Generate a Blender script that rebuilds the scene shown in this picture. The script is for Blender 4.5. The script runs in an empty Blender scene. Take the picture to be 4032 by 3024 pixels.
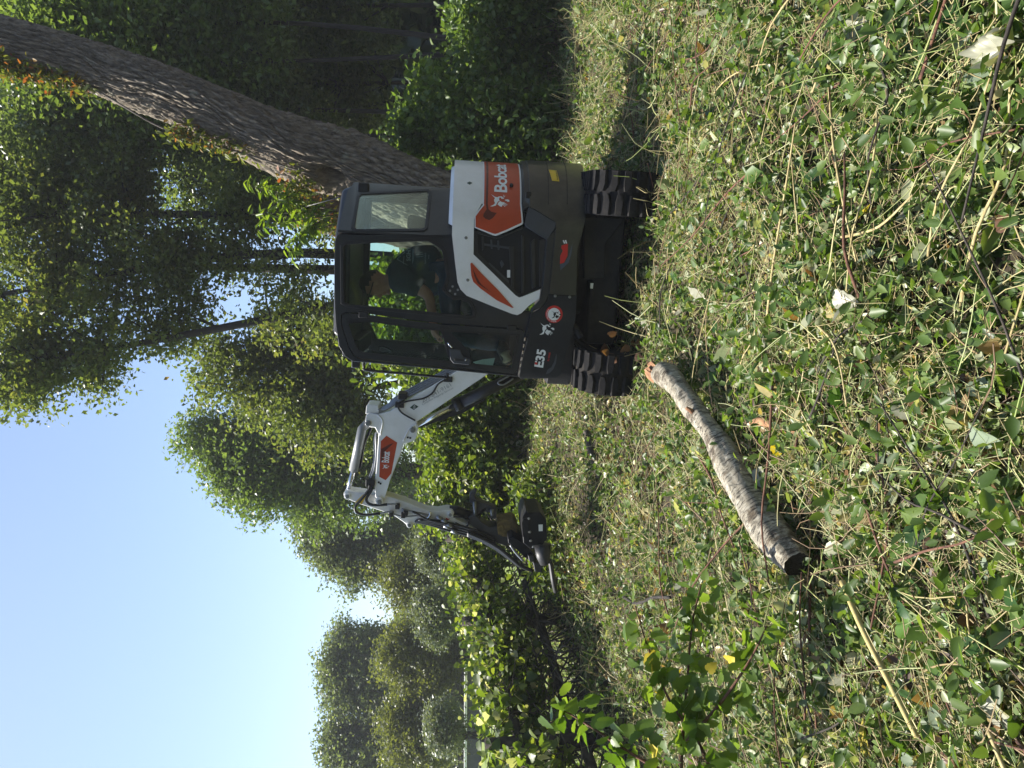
import bpy, bmesh, math, random
import numpy as np
from mathutils import Vector, Matrix, Euler
from mathutils.geometry import tessellate_polygon

random.seed(7)
RNG = np.random.default_rng(11)
R = math.radians
scene = bpy.context.scene
COL = scene.collection

# ------------------------------------------------------------------ camera
FPX = 2950.0                       # focal length in photograph pixels (4032 x 3024)
EYE = 1.52
PITCH = R(4.2)
FWD = Vector((0, math.cos(PITCH), -math.sin(PITCH)))
UPV = Vector((0, math.sin(PITCH), math.cos(PITCH)))
RIGHT = Vector((1, 0, 0))
CAM = Vector((0, 0, EYE))
cd = bpy.data.cameras.new('camera')
cam = bpy.data.objects.new('camera', cd)
COL.objects.link(cam)
# the phone was held upright but the picture is stored on its side: world up points to image left
cam.matrix_world = Matrix.Translation(CAM) @ Matrix((-UPV, RIGHT, -FWD)).transposed().to_4x4()
cd.sensor_width = 36
cd.lens = FPX / 4032 * 36
cd.clip_start = 0.05
cd.clip_end = 2000
scene.camera = cam

# ------------------------------------------------------------------ light
SUN_EL, SUN_AZ = R(63), R(-68)     # azimuth clockwise from +Y
world = bpy.data.worlds.new('World')
scene.world = world
world.use_nodes = True
wn = world.node_tree
sky = wn.nodes.new('ShaderNodeTexSky')
sky.sky_type = 'NISHITA'
sky.sun_disc = False
sky.sun_elevation = SUN_EL
sky.sun_rotation = SUN_AZ
sky.air_density = 1.0
sky.dust_density = 1.5
sky.ozone_density = 2.0
wn.links.new(sky.outputs[0], wn.nodes['Background'].inputs[0])
wn.nodes['Background'].inputs[1].default_value = 0.098
sl = bpy.data.lights.new('sun', 'SUN')
sl.energy = 5.0
sl.angle = R(0.53)
sl.color = (1.0, 0.95, 0.86)
sun = bpy.data.objects.new('sun', sl)
COL.objects.link(sun)
TOSUN = Vector((math.sin(SUN_AZ) * math.cos(SUN_EL), math.cos(SUN_AZ) * math.cos(SUN_EL), math.sin(SUN_EL)))
sun.rotation_euler = TOSUN.to_track_quat('Z', 'Y').to_euler()
sun.location = TOSUN * 40
vs = scene.view_settings
vs.view_transform = 'Standard'
vs.look = 'None'
vs.exposure = 1.22
vs.gamma = 1.0
vs.use_curve_mapping = False
scene.cycles.max_bounces = 8
scene.cycles.transparent_max_bounces = 12
scene.cycles.use_denoising = True

# ------------------------------------------------------------------ helpers
def ray(px, py):
    return (FWD - UPV * ((px - 2016) / FPX) + RIGHT * ((1512 - py) / FPX)).normalized()

def at(px, py, Y):
    d = ray(px, py)
    return CAM + d * (Y / d.y)

def on_ground(px, py, z=0.0):
    d = ray(px, py)
    return CAM + d * ((z - CAM.z) / d.z)

def crop(ox, oy, s):
    return lambda cx, cy: (ox + s * cx, oy + s * cy)

def tag(o, label=None, cat=None, group=None, kind=None):
    if label: o['label'] = label
    if cat: o['category'] = cat
    if group: o['group'] = group
    if kind: o['kind'] = kind
    return o

def empty(name, loc=(0, 0, 0), rot=(0, 0, 0), parent=None):
    o = bpy.data.objects.new(name, None)
    COL.objects.link(o)
    o.location = loc
    o.rotation_euler = rot
    o.empty_display_size = 0.1
    if parent: o.parent = parent
    return o

def link(name, me, mat=None, parent=None):
    o = bpy.data.objects.new(name, me)
    COL.objects.link(o)
    if mat and not me.materials: me.materials.append(mat)
    if parent: o.parent = parent
    return o

def smooth(me, on=True):
    me.polygons.foreach_set('use_smooth', [on] * len(me.polygons))

def bm_obj(name, bm, mat, parent=None, sm=False, bevel=0.0, seg=2, autosmooth=None):
    bmesh.ops.recalc_face_normals(bm, faces=bm.faces)
    me = bpy.data.meshes.new(name)
    bm.to_mesh(me)
    bm.free()
    if sm or bevel: smooth(me)
    o = link(name, me, mat, parent)
    if bevel:
        m = o.modifiers.new('bevel', 'BEVEL')
        m.width = bevel; m.segments = seg; m.limit_method = 'ANGLE'; m.angle_limit = R(35)
        m.harden_normals = True
    return o

def mesh_obj(name, verts, faces, mat, parent=None, sm=False):
    me = bpy.data.meshes.new(name)
    me.from_pydata([tuple(v) for v in verts], [], faces)
    me.update()
    if sm: smooth(me)
    return link(name, me, mat, parent)

# ---- materials
def node_mat(name):
    m = bpy.data.materials.new(name)
    m.use_nodes = True
    nt = m.node_tree
    return m, nt, nt.nodes['Principled BSDF']

def ramp(nt, stops, fac=None, interp='LINEAR'):
    r = nt.nodes.new('ShaderNodeValToRGB')
    r.color_ramp.interpolation = interp
    e = r.color_ramp.elements
    while len(e) < len(stops): e.new(0.5)
    for i, (p, c) in enumerate(stops):
        e[i].position = p
        e[i].color = (c[0], c[1], c[2], 1)
    if fac is not None: nt.links.new(fac, r.inputs[0])
    return r

def noise(nt, scale, detail=4, rough=0.6, coord='Object', vec=None, stretch=None):
    n = nt.nodes.new('ShaderNodeTexNoise')
    n.inputs['Scale'].default_value = scale
    n.inputs['Detail'].default_value = detail
    n.inputs['Roughness'].default_value = rough
    if vec is None:
        tc = nt.nodes.new('ShaderNodeTexCoord')
        vec = tc.outputs[coord]
    if stretch:
        mp = nt.nodes.new('ShaderNodeMapping')
        mp.inputs['Scale'].default_value = stretch
        nt.links.new(vec, mp.inputs[0])
        vec = mp.outputs[0]
    nt.links.new(vec, n.inputs['Vector'])
    return n

def pmat(name, col, rough=0.5, metal=0.0, var=0.12, scale=9.0, dirt=None, dirt_amt=0.0, bump=0.0, bscale=60.0, coat=0.0, spec=0.5):
    """painted / moulded surface: colour, slight tone variation, dust patches, fine relief"""
    m, nt, b = node_mat(name)
    n = noise(nt, scale)
    lo = tuple(max(0, c * (1 - var)) for c in col)
    hi = tuple(min(1, c * (1 + var)) for c in col)
    r = ramp(nt, [(0.3, lo), (0.7, hi)], n.outputs['Fac'])
    out = r.outputs[0]
    if dirt:
        n2 = noise(nt, 3.1, 8, 0.7)
        r2 = ramp(nt, [(0.45, (0, 0, 0)), (0.75, (1, 1, 1))], n2.outputs['Fac'])
        ml = nt.nodes.new('ShaderNodeMath'); ml.operation = 'MULTIPLY'; ml.inputs[1].default_value = dirt_amt
        nt.links.new(r2.outputs[0], ml.inputs[0])
        mx = nt.nodes.new('ShaderNodeMix'); mx.data_type = 'RGBA'
        nt.links.new(ml.outputs[0], mx.inputs[0]); nt.links.new(out, mx.inputs[6])
        mx.inputs[7].default_value = (*dirt, 1)
        out = mx.outputs[2]
    nt.links.new(out, b.inputs['Base Color'])
    rr = nt.nodes.new('ShaderNodeMapRange')
    rr.inputs[3].default_value = max(0.02, rough - 0.08); rr.inputs[4].default_value = min(1, rough + 0.12)
    n3 = noise(nt, scale * 2.3, 6)
    nt.links.new(n3.outputs['Fac'], rr.inputs[0]); nt.links.new(rr.outputs[0], b.inputs['Roughness'])
    b.inputs['Metallic'].default_value = metal
    b.inputs['Specular IOR Level'].default_value = spec
    if coat:
        b.inputs['Coat Weight'].default_value = coat
        b.inputs['Coat Roughness'].default_value = 0.08
    if bump:
        n4 = noise(nt, bscale, 5)
        bp = nt.nodes.new('ShaderNodeBump'); bp.inputs['Strength'].default_value = bump; bp.inputs['Distance'].default_value = 0.01
        nt.links.new(n4.outputs['Fac'], bp.inputs['Height']); nt.links.new(bp.outputs[0], b.inputs['Normal'])
    return m

def leaf_mat(name, stops, trans=0.4, tint=(1.25, 1.2, 0.5), rough=0.42, spec=0.45):
    """stops: ramp over the per-leaf random value; trans: share of light let through"""
    m, nt, b = node_mat(name)
    a = nt.nodes.new('ShaderNodeAttribute'); a.attribute_name = 'rnd'
    r = ramp(nt, stops, a.outputs['Fac'])
    n = noise(nt, 40.0, 2)
    hv = nt.nodes.new('ShaderNodeMapRange'); hv.inputs[3].default_value = 0.75; hv.inputs[4].default_value = 1.25
    nt.links.new(n.outputs['Fac'], hv.inputs[0])
    mu = nt.nodes.new('ShaderNodeMix'); mu.data_type = 'RGBA'; mu.blend_type = 'MULTIPLY'; mu.inputs[0].default_value = 1.0
    nt.links.new(r.outputs[0], mu.inputs[6]); nt.links.new(hv.outputs[0], mu.inputs[7])
    nt.links.new(mu.outputs[2], b.inputs['Base Color'])
    b.inputs['Roughness'].default_value = rough
    b.inputs['Specular IOR Level'].default_value = spec
    tr = nt.nodes.new('ShaderNodeBsdfTranslucent')
    mt = nt.nodes.new('ShaderNodeMix'); mt.data_type = 'RGBA'; mt.blend_type = 'MULTIPLY'; mt.inputs[0].default_value = 1.0
    mt.clamp_result = False
    nt.links.new(mu.outputs[2], mt.inputs[6]); mt.inputs[7].default_value = (*[t * 1.35 for t in tint], 1)
    nt.links.new(mt.outputs[2], tr.inputs['Color'])
    mix = nt.nodes.new('ShaderNodeMixShader'); mix.inputs[0].default_value = trans
    nt.links.new(b.outputs[0], mix.inputs[1]); nt.links.new(tr.outputs[0], mix.inputs[2])
    nt.links.new(mix.outputs[0], nt.nodes['Material Output'].inputs[0])
    return m

# ---- numpy mesh
def np_obj(name, V, F, mat, parent=None, rnd=None, sm=False):
    """V (n,3); F list of (m,k) index arrays; rnd one value per face in F order"""
    me = bpy.data.meshes.new(name)
    V = np.asarray(V, np.float32)
    me.vertices.add(len(V)); me.vertices.foreach_set('co', V.ravel())
    F = [np.asarray(f, np.int32) for f in F if len(f)]
    tot = np.concatenate([np.full(len(f), f.shape[1], np.int32) for f in F])
    idx = np.concatenate([f.ravel() for f in F])
    st = np.concatenate([[0], np.cumsum(tot)[:-1]]).astype(np.int32)
    me.loops.add(len(idx)); me.loops.foreach_set('vertex_index', idx)
    me.polygons.add(len(tot)); me.polygons.foreach_set('loop_start', st)
    me.polygons.foreach_set('loop_total', tot)
    if rnd is not None:
        at_ = me.attributes.new('rnd', 'FLOAT', 'FACE'); at_.data.foreach_set('value', np.asarray(rnd, np.float32))
    if sm: me.polygons.foreach_set('use_smooth', np.ones(len(tot), bool))
    me.update(calc_edges=True)
    return link(name, me, mat, parent)

def tube_np(pts, rad, n=8, cap=True):
    """swept tube -> V, quads, (caps as n-gons)"""
    P = np.asarray(pts, float); k = len(P)
    rad = np.broadcast_to(np.asarray(rad, float), (k,))
    T = np.gradient(P, axis=0)
    T /= np.linalg.norm(T, axis=1)[:, None] + 1e-9
    ref = np.array([0, 0, 1.0]) if abs(T[0, 2]) < 0.9 else np.array([1.0, 0, 0])
    N = np.cross(T[0], ref); N /= np.linalg.norm(N)
    V = np.empty((k * n, 3))
    a = np.linspace(0, 2 * np.pi, n, endpoint=False)
    ca, sa = np.cos(a)[:, None], np.sin(a)[:, None]
    for i in range(k):
        N = N - T[i] * N.dot(T[i]); N /= np.linalg.norm(N) + 1e-9
        B = np.cross(T[i], N)
        V[i * n:(i + 1) * n] = P[i] + rad[i] * (ca * N + sa * B)
    i0 = (np.arange(k - 1)[:, None] * n + np.arange(n)[None]).ravel()
    i1 = (np.arange(k - 1)[:, None] * n + (np.arange(n)[None] + 1) % n).ravel()
    Q = np.stack([i0, i1, i1 + n, i0 + n], 1)
    C = np.stack([np.arange(n)[::-1], (k - 1) * n + np.arange(n)]) if cap else np.zeros((0, n), int)
    return V, Q, C

def tube(name, pts, rad, mat, parent=None, n=10, sm=True):
    V, Q, C = tube_np([tuple(p) for p in pts], rad, n)
    o = np_obj(name, V, [Q, C], mat, parent, sm=sm)
    return o

class Acc:
    """collects quads / caps of many tubes into one mesh"""
    def __init__(s): s.V = []; s.Q = []; s.C = {}; s.n = 0
    def tube(s, pts, rad, n=6, cap=False):
        V, Q, C = tube_np(pts, rad, n, cap)
        s.V.append(V); s.Q.append(Q + s.n)
        if len(C): s.C.setdefault(n, []).append(C + s.n)
        s.n += len(V)
    def obj(s, name, mat, parent=None, sm=True, rnd=None):
        F = [np.concatenate(s.Q)] + [np.concatenate(c) for c in s.C.values()]
        return np_obj(name, np.concatenate(s.V), F, mat, parent, sm=sm, rnd=rnd)

def spline(pts, n=8):
    """Catmull-Rom through points"""
    P = [Vector(p) for p in pts]
    P = [P[0] * 2 - P[1]] + P + [P[-1] * 2 - P[-2]]
    out = []
    for i in range(1, len(P) - 2):
        a, b, c, d = P[i - 1:i + 3]
        for j in range(n):
            t = j / n
            out.append(0.5 * ((2 * b) + (c - a) * t + (2 * a - 5 * b + 4 * c - d) * t * t + (3 * b - a - 3 * c + d) * t ** 3))
    out.append(P[-2])
    return out

def box_bm(bm, lo, hi, mtx=None):
    r = bmesh.ops.create_cube(bm, size=1.0)
    for v in r['verts']:
        v.co = Vector([lo[i] + (v.co[i] + 0.5) * (hi[i] - lo[i]) for i in range(3)])
        if mtx: v.co = mtx @ v.co
    return r['verts']

def box(name, lo, hi, mat, parent=None, bevel=0.006, mtx=None):
    bm = bmesh.new(); box_bm(bm, lo, hi, mtx)
    return bm_obj(name, bm, mat, parent, bevel=bevel)

def cyl(name, a, b, r, mat, parent=None, n=24, r2=None, bevel=0.003):
    a, b = Vector(a), Vector(b)
    bm = bmesh.new()
    L = (b - a).length
    bmesh.ops.create_cone(bm, cap_ends=True, segments=n, radius1=r, radius2=r if r2 is None else r2, depth=L)
    m = Matrix.Translation((a + b) / 2) @ (b - a).to_track_quat('Z', 'Y').to_matrix().to_4x4()
    bmesh.ops.transform(bm, matrix=m, verts=bm.verts)
    return bm_obj(name, bm, mat, parent, bevel=bevel)

def panel(name, loops, fmap, thick, mat, parent=None, off=0.0, cuts=(), bevel=0.004, seg=2):
    """plate whose outline (first loop) and holes lie in (u,v); fmap(u,v,off)->point on a surface"""
    vl = [[Vector((u, v, 0)) for u, v in L] for L in loops]
    flat = [p for L in vl for p in L]
    bm = bmesh.new()
    vs_ = [bm.verts.new(p) for p in flat]
    for t in tessellate_polygon(vl):
        try: bm.faces.new([vs_[i] for i in t])
        except ValueError: pass
    bmesh.ops.dissolve_limit(bm, angle_limit=0.01, verts=bm.verts, edges=bm.edges)
    for c in cuts:
        bmesh.ops.bisect_plane(bm, geom=bm.verts[:] + bm.edges[:] + bm.faces[:], plane_co=(c, 0, 0), plane_no=(1, 0, 0))
    bm.verts.ensure_lookup_table(); bm.verts.index_update()
    uv = [(v.co.x, v.co.y) for v in bm.verts]
    faces = [[v.index for v in f.verts] for f in bm.faces]
    bnd = []
    for e in bm.edges:
        if len(e.link_faces) == 1:
            f = e.link_faces[0]
            ids = [v.index for v in f.verts]
            a, b = e.verts[0].index, e.verts[1].index
            if ids[(ids.index(a) + 1) % len(ids)] != b: a, b = b, a
            bnd.append((a, b))
    bm.free()
    n = len(uv)
    V = [fmap(u, v, off) for u, v in uv] + [fmap(u, v, off - thick) for u, v in uv]
    F = faces + [[i + n for i in reversed(f)] for f in faces] + [[b, a, a + n, b + n] for a, b in bnd]
    bm = bmesh.new()
    bv = [bm.verts.new(p) for p in V]
    for f in F:
        try: bm.faces.new([bv[i] for i in f])
        except ValueError: pass
    return bm_obj(name, bm, mat, parent, bevel=bevel, seg=seg)

def text_mesh(body, size=1.0, offset=0.0, space=1.0, shear=0.0):
    cu = bpy.data.curves.new('t', 'FONT')
    cu.body = body; cu.size = size; cu.offset = offset; cu.space_character = space; cu.shear = shear
    cu.align_x = 'LEFT'; cu.resolution_u = 3
    o = bpy.data.objects.new('t', cu); COL.objects.link(o)
    dg = bpy.context.evaluated_depsgraph_get()
    me = bpy.data.meshes.new_from_object(o.evaluated_get(dg))
    V = np.array([v.co[:2] for v in me.vertices]); F = [tuple(p.vertices) for p in me.polygons]
    bpy.data.objects.remove(o); bpy.data.curves.remove(cu); bpy.data.meshes.remove(me)
    return V, F

def lettering(name, body, fmap, p0, p1, height, mat, parent, off=0.0, bold=0.0, space=1.0, shear=0.0):
    """text laid from p0 to p1 in a surface's (u,v), cap height given"""
    V, F = text_mesh(body, 1.0, bold, space, shear)
    V = V - V.min(0)
    w = V[:, 0].max(); h = V[:, 1].max()
    d = Vector(p1) - Vector(p0); L = d.length; d.normalize(); q = Vector((-d.y, d.x))
    P = []
    for x, y in V:
        uv = Vector(p0) + d * (x / w * L) + q * (y / h * height)
        P.append(fmap(uv.x, uv.y, off))
    return mesh_obj(name, P, F, mat, parent)

# ------------------------------------------------------------------ machine materials
M_white = pmat('white_paint', (0.80, 0.80, 0.78), 0.32, var=0.03, dirt=(0.50, 0.46, 0.36), dirt_amt=0.32, coat=0.3)
M_orange = pmat('orange_decal', (0.46, 0.055, 0.012), 0.35, var=0.10, coat=0.2)
M_maroon = pmat('maroon_print', (0.10, 0.014, 0.006), 0.35)
M_cab = pmat('charcoal_cab_paint', (0.016, 0.018, 0.022), 0.33, var=0.2, dirt=(0.07, 0.065, 0.05), dirt_amt=0.3, coat=0.1)
M_plastic = pmat('black_plastic', (0.014, 0.015, 0.018), 0.48, var=0.25, dirt=(0.06, 0.055, 0.045), dirt_amt=0.3, bump=0.08, spec=0.3)
M_slate = pmat('slate_plastic', (0.045, 0.05, 0.062), 0.5, var=0.15, dirt=(0.12, 0.11, 0.09), dirt_amt=0.3)
M_counter = pmat('counterweight_paint', (0.022, 0.023, 0.021), 0.30, var=0.25, dirt=(0.13, 0.12, 0.085), dirt_amt=0.4, coat=0.3)
M_rubber = pmat('track_rubber', (0.010, 0.010, 0.011), 0.9, var=0.35, spec=0.2, dirt=(0.065, 0.055, 0.04), dirt_amt=0.6, bump=0.4, bscale=90)
M_iron = pmat('dark_iron', (0.014, 0.014, 0.015), 0.7, 0.2, var=0.3, dirt=(0.07, 0.058, 0.042), dirt_amt=0.5, bump=0.3)
M_chrome = pmat('chrome_rod', (0.75, 0.76, 0.78), 0.12, 1.0, var=0.04)
M_steel = pmat('grey_steel', (0.28, 0.29, 0.30), 0.35, 0.85, var=0.15, dirt=(0.2, 0.17, 0.12), dirt_amt=0.3)
M_greypaint = pmat('grey_cylinder_paint', (0.17, 0.18, 0.185), 0.35, 0.3, var=0.12)
M_hose = pmat('hose_rubber', (0.012, 0.012, 0.013), 0.4, var=0.2)
M_decal = pmat('white_decal', (0.78, 0.79, 0.78), 0.4, var=0.03)
M_greytext = pmat('grey_lettering', (0.33, 0.34, 0.34), 0.4)
M_green_decal = pmat('dark_green_decal', (0.02, 0.055, 0.04), 0.4)
M_red = pmat('red_decal', (0.55, 0.02, 0.018), 0.4, var=0.06)
M_yellow = pmat('yellow_decal', (0.72, 0.47, 0.02), 0.45, var=0.08)
M_rusty = pmat('worn_yellow_steel', (0.17, 0.115, 0.03), 0.6, 0.4, var=0.5, scale=30, dirt=(0.03, 0.025, 0.02), dirt_amt=0.8)
M_mulch = pmat('mulcher_black_paint', (0.007, 0.008, 0.011), 0.5, var=0.3, dirt=(0.03, 0.028, 0.022), dirt_amt=0.4, spec=0.25)
M_seat = pmat('seat_vinyl', (0.02, 0.02, 0.022), 0.6, var=0.2, bump=0.1)

def glass_mat(name, tint, refl=1.0, haze=0.0):
    m, nt, b = node_mat(name)
    nt.nodes.remove(b)
    tr = nt.nodes.new('ShaderNodeBsdfTransparent'); tr.inputs[0].default_value = (*tint, 1)
    gl = nt.nodes.new('ShaderNodeBsdfGlossy'); gl.inputs['Roughness'].default_value = 0.03
    gl.inputs['Color'].default_value = (refl, refl, refl, 1)
    fr = nt.nodes.new('ShaderNodeFresnel'); fr.inputs[0].default_value = 1.34
    mx = nt.nodes.new('ShaderNodeMixShader')
    nt.links.new(fr.outputs[0], mx.inputs[0]); nt.links.new(tr.outputs[0], mx.inputs[1]); nt.links.new(gl.outputs[0], mx.inputs[2])
    # thin film of dust
    df = nt.nodes.new('ShaderNodeBsdfDiffuse'); df.inputs[0].default_value = (0.5, 0.52, 0.48, 1)
    n = noise(nt, 5, 8, 0.7)
    rr = nt.nodes.new('ShaderNodeMapRange'); rr.inputs[1].default_value = 0.4; rr.inputs[2].default_value = 0.8
    rr.inputs[3].default_value = haze * 0.3; rr.inputs[4].default_value = haze
    nt.links.new(n.outputs['Fac'], rr.inputs[0])
    m2 = nt.nodes.new('ShaderNodeMixShader')
    nt.links.new(rr.outputs[0], m2.inputs[0]); nt.links.new(mx.outputs[0], m2.inputs[1]); nt.links.new(df.outputs[0], m2.inputs[2])
    nt.links.new(m2.outputs[0], nt.nodes['Material Output'].inputs[0])
    return m
M_glass = glass_mat('cab_glass', (0.88, 0.95, 0.92), haze=0.03)

# ------------------------------------------------------------------ excavator frame of reference
# local axes: x towards the machine's rear (picture right), y away from the viewer, z up
EXM = Matrix.Translation((1.0, 6.4, 0.0)) @ Matrix.Rotation(R(-9), 4, 'Z') @ Matrix.Rotation(R(2.5), 4, 'Y')
EXI = EXM.inverted(); EXI3 = EXI.to_3x3()
OL = EXI @ CAM
def lp(p, ly):
    d = EXI3 @ ray(*p)
    q = OL + d * ((ly - OL.y) / d.y)
    return (q.x, q.z)
def PL(K, pts, ly): return [lp(K(*p), ly) for p in pts]
def P3(K, p, ly):
    u, v = lp(K(*p), ly); return Vector((u, ly, v))
def flat(ly): return lambda u, v, off=0.0: Vector((u, ly - off, v))

K1 = crop(1250, 600, 0.67812); K2 = crop(1250, 1400, 0.60271)
KA = crop(1750, 650, 0.27125); KB = crop(1800, 1050, 0.2713); KC = crop(1300, 930, 0.27125)
KD = crop(1300, 1200, 0.38427); KE = crop(1850, 1850, 0.30139); KF = crop(1350, 1850, 0.24864)
KG = crop(2100, 650, 0.27125); KH = crop(2100, 1050, 0.36166)

class Path:
    """vertical surface standing on a plan curve (lx, ly); s = length along it"""
    def __init__(s, pts):
        s.p = [Vector(p) for p in pts]; s.s = [0.0]
        for a, b in zip(s.p, s.p[1:]): s.s.append(s.s[-1] + (b - a).length)
        s.L = s.s[-1]
        s.n = []
        for i in range(len(s.p)):
            a = s.p[max(0, i - 1)]; b = s.p[min(len(s.p) - 1, i + 1)]
            t = (b - a).normalized(); s.n.append(Vector((t.y, -t.x)))
    def hit(s, p, off=0.0):
        d = EXI3 @ ray(*p); best = None
        for i in range(len(s.p) - 1):
            a = s.p[i] + s.n[i] * off; b = s.p[i + 1] + s.n[i + 1] * off; e = b - a
            den = d.x * e.y - d.y * e.x
            if abs(den) < 1e-9: continue
            w = a - OL.xy
            t = (w.x * e.y - w.y * e.x) / den
            k = (w.x * d.y - w.y * d.x) / den
            if t > 0 and -1e-6 <= k <= 1 + 1e-6 and (best is None or t < best[0]):
                best = (t, s.s[i] + k * (s.s[i + 1] - s.s[i]), OL.z + d.z * t)
        if best is None: print('MISS', p); return None
        return (best[1], best[2])
    def at(s, u, v, off=0.0):
        u = min(max(u, 0), s.L)
        i = 0
        while i < len(s.s) - 2 and s.s[i + 1] < u: i += 1
        k = (u - s.s[i]) / (s.s[i + 1] - s.s[i])
        q = s.p[i].lerp(s.p[i + 1], k); n = s.n[i].lerp(s.n[i + 1], k).normalized()
        q = q + n * off
        return Vector((q.x, q.y, v))
    def cuts(s): return s.s[1:-1]

RH = 0.775; YS = -0.72
x0 = math.sqrt(RH * RH - YS * YS); a0 = math.atan2(YS, x0)
arc = [(RH * math.cos(a), RH * math.sin(a)) for a in np.linspace(a0, R(62), 24)]
BODY = Path([(-0.97, -0.50), (-0.955, -0.62), (-0.92, -0.68), (-0.86, -0.712), (-0.80, YS)] + [(x0 - 0.06, YS)] + arc)
def W(K, pts, off=0.0):
    out = []
    for p in pts:
        if p[0] == 'r': out.append((BODY.L, lp(K(p[1], p[2]), -0.1)[1]))
        else:
            h = BODY.hit(K(*p), off)
            if h: out.append(h)
    return out
def wrap(name, K, pts, thick, mat, parent, off=0.0, bevel=0.004, holes=()):
    return panel(name, [W(K, pts, off)] + [W(K, h, off) for h in holes], BODY.at, thick, mat, parent, off, BODY.cuts(), bevel)

EX = empty('mini_excavator')
EX.matrix_world = EXM
tag(EX, 'white and charcoal compact excavator with orange panels, an operator in its glazed cab', 'excavator')
E_ = EX

# ---------------- rear body
ztop = lp(K1(788, 300), YS)[1]
def plan_slab(name, ring, z0, z1, mat, parent, inset=0.0, bevel=0.01):
    """solid standing on a closed plan outline; the top ring may be drawn in"""
    c = Vector((sum(p[0] for p in ring) / len(ring), sum(p[1] for p in ring) / len(ring)))
    top = [Vector(p).lerp(c, inset) for p in ring]
    n = len(ring)
    V = [(p[0], p[1], z0) for p in ring] + [(p[0], p[1], z1) for p in top]
    F = [list(range(n))[::-1], list(range(n, 2 * n))] + [[i, (i + 1) % n, (i + 1) % n + n, i + n] for i in range(n)]
    bm = bmesh.new(); bv = [bm.verts.new(v) for v in V]
    for f in F: bm.faces.new([bv[i] for i in f])
    return bm_obj(name, bm, mat, parent, bevel=bevel)
ring_body = [tuple(p) for p in BODY.p[5:]] + [(0.1, 0.70), (x0 - 0.06, 0.70)]
ring_small = [(p[0] * 0.95, p[1] * 0.955) for p in ring_body]
zb = lp(K1(1500, 500), YS)[1]
plan_slab('engine_body', ring_small, zb, ztop - 0.03, M_plastic, E_, bevel=0.01)
plan_slab('hood_top', [(p[0] * 0.99, p[1] * 0.99) for p in ring_body], ztop - 0.03, ztop + 0.03, M_white, E_, inset=0.09, bevel=0.012)
plan_slab('platform', [(-0.95, -0.6), (-0.85, -0.66), (0.3, -0.66), (0.6, -0.4), (0.6, 0.6), (-0.7, 0.7), (-0.95, 0.5)], zb - 0.05, zb + 0.14, M_iron, E_, bevel=0.01)
white = wrap('white_side_panel', K1, [(788, 262), (783, 400), (781, 480), (799, 640), (813, 755), (830, 795), (866, 832), (1000, 887), (1130, 938), (1160, 945), (1185, 933),
     (1228, 890), (1288, 848), (1294, 797), (1190, 838), (1172, 843), (1150, 830), (1020, 702), (906, 592), (908, 445), (910, 380), (958, 290), ('r', 958, 150), ('r', 790, 125)], 0.035, M_white, E_, off=0.03, bevel=0.007)
for c in ((862, 497), (872, 741)):
    h = BODY.hit(K1(*c))
    q = BODY.at(*h, 0.027)
    cyl('panel_bolt', q, q + Vector((0, -0.007, 0)), 0.012, M_steel, white, n=16)
# chamfered roll of the hood above the side
wrap('orange_arrow_panel', K1, [(888, 645), (897, 640), (955, 705), (1050, 800), (1140, 903), (1128, 902), (1040, 858), (945, 790), (905, 752), (893, 715)], 0.004, M_orange, E_, off=0.034, bevel=0.001)
wrap('arrow_shadow_print', K1, [(900, 670), (912, 720), (930, 760), (1010, 815), (950, 765), (925, 725)], 0.002, M_maroon, E_, off=0.0355, bevel=0)
wrap('panel_border', KA, [(545, 550), (560, 570), (438, 735), (436, 908), (700, 1018), (740, 1028), (775, 1020), (1128, 862), (1142, 840), (1118, 560), ('r', 1075, 180), ('r', 540, 190)], 0.004, M_decal, E_, off=0.030, bevel=0.001)
orange = wrap('orange_panel', KA, [(573, 555), (578, 580), (452, 742), (452, 896), (700, 990), (735, 998), (770, 990), (1105, 842), (1120, 828), (1095, 560), ('r', 1055, 180), ('r', 562, 190)], 0.004, M_orange, E_, off=0.033, bevel=0.001)
wrap('dark_swoosh_print', KA, [(600, 560), (612, 640), (570, 705), (562, 745), (590, 775), (650, 800), (700, 770), (760, 695), (680, 678), (640, 640), (630, 560), ('r', 625, 180), ('r', 595, 180)], 0.002, M_maroon, E_, off=0.0345, bevel=0)
M_brown = pmat('dark_orange_print', (0.22, 0.03, 0.008), 0.35)
W0 = BODY.hit(KA(912, 402), 0.033); W1 = BODY.hit(KA(722, 402), 0.033)
lettering('lettering', 'Bobcat', BODY.at, W0, (W0[0] + 0.42, W0[1] + 0.0), abs(W1[1] - W0[1]), M_decal, orange, off=0.036, bold=0.022, space=0.9)

HEAD = [(680, 430), (735, 465), (770, 470), (785, 460), (830, 458), (850, 475), (868, 480), (860, 492), (830, 492), (815, 470), (795, 475), (793, 505), (800, 520), (830, 540),
        (870, 545), (868, 560), (845, 580), (830, 610), (800, 597), (770, 572), (785, 545), (805, 530), (795, 517), (770, 540), (745, 590), (700, 602), (665, 600), (710, 580), (735, 555), (722, 530), (720, 505), (735, 482)]
MUZ = [(875, 507), (915, 500), (940, 510), (942, 535), (915, 535), (905, 525), (880, 517)]
WHISK = [[(862, 545), (915, 578), (912, 583), (858, 552)], [(858, 556), (900, 592), (896, 596), (854, 563)], [(852, 570), (882, 606), (877, 609), (847, 578)],
         [(850, 458), (860, 435), (865, 437), (855, 462)], [(862, 464), (876, 447), (881, 450), (868, 468)]]
def emblem(K_of, fmap, mat, parent, off, to_uv):
    for L in [HEAD, MUZ] + WHISK:
        panel('emblem', [[to_uv(K_of(*p)) for p in L]], fmap, 0.0015, mat, parent, off, (), 0)
emblem(lambda x, y: KA(x, y), BODY.at, M_decal, orange, 0.036, lambda p: BODY.hit(p, 0.033))

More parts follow.
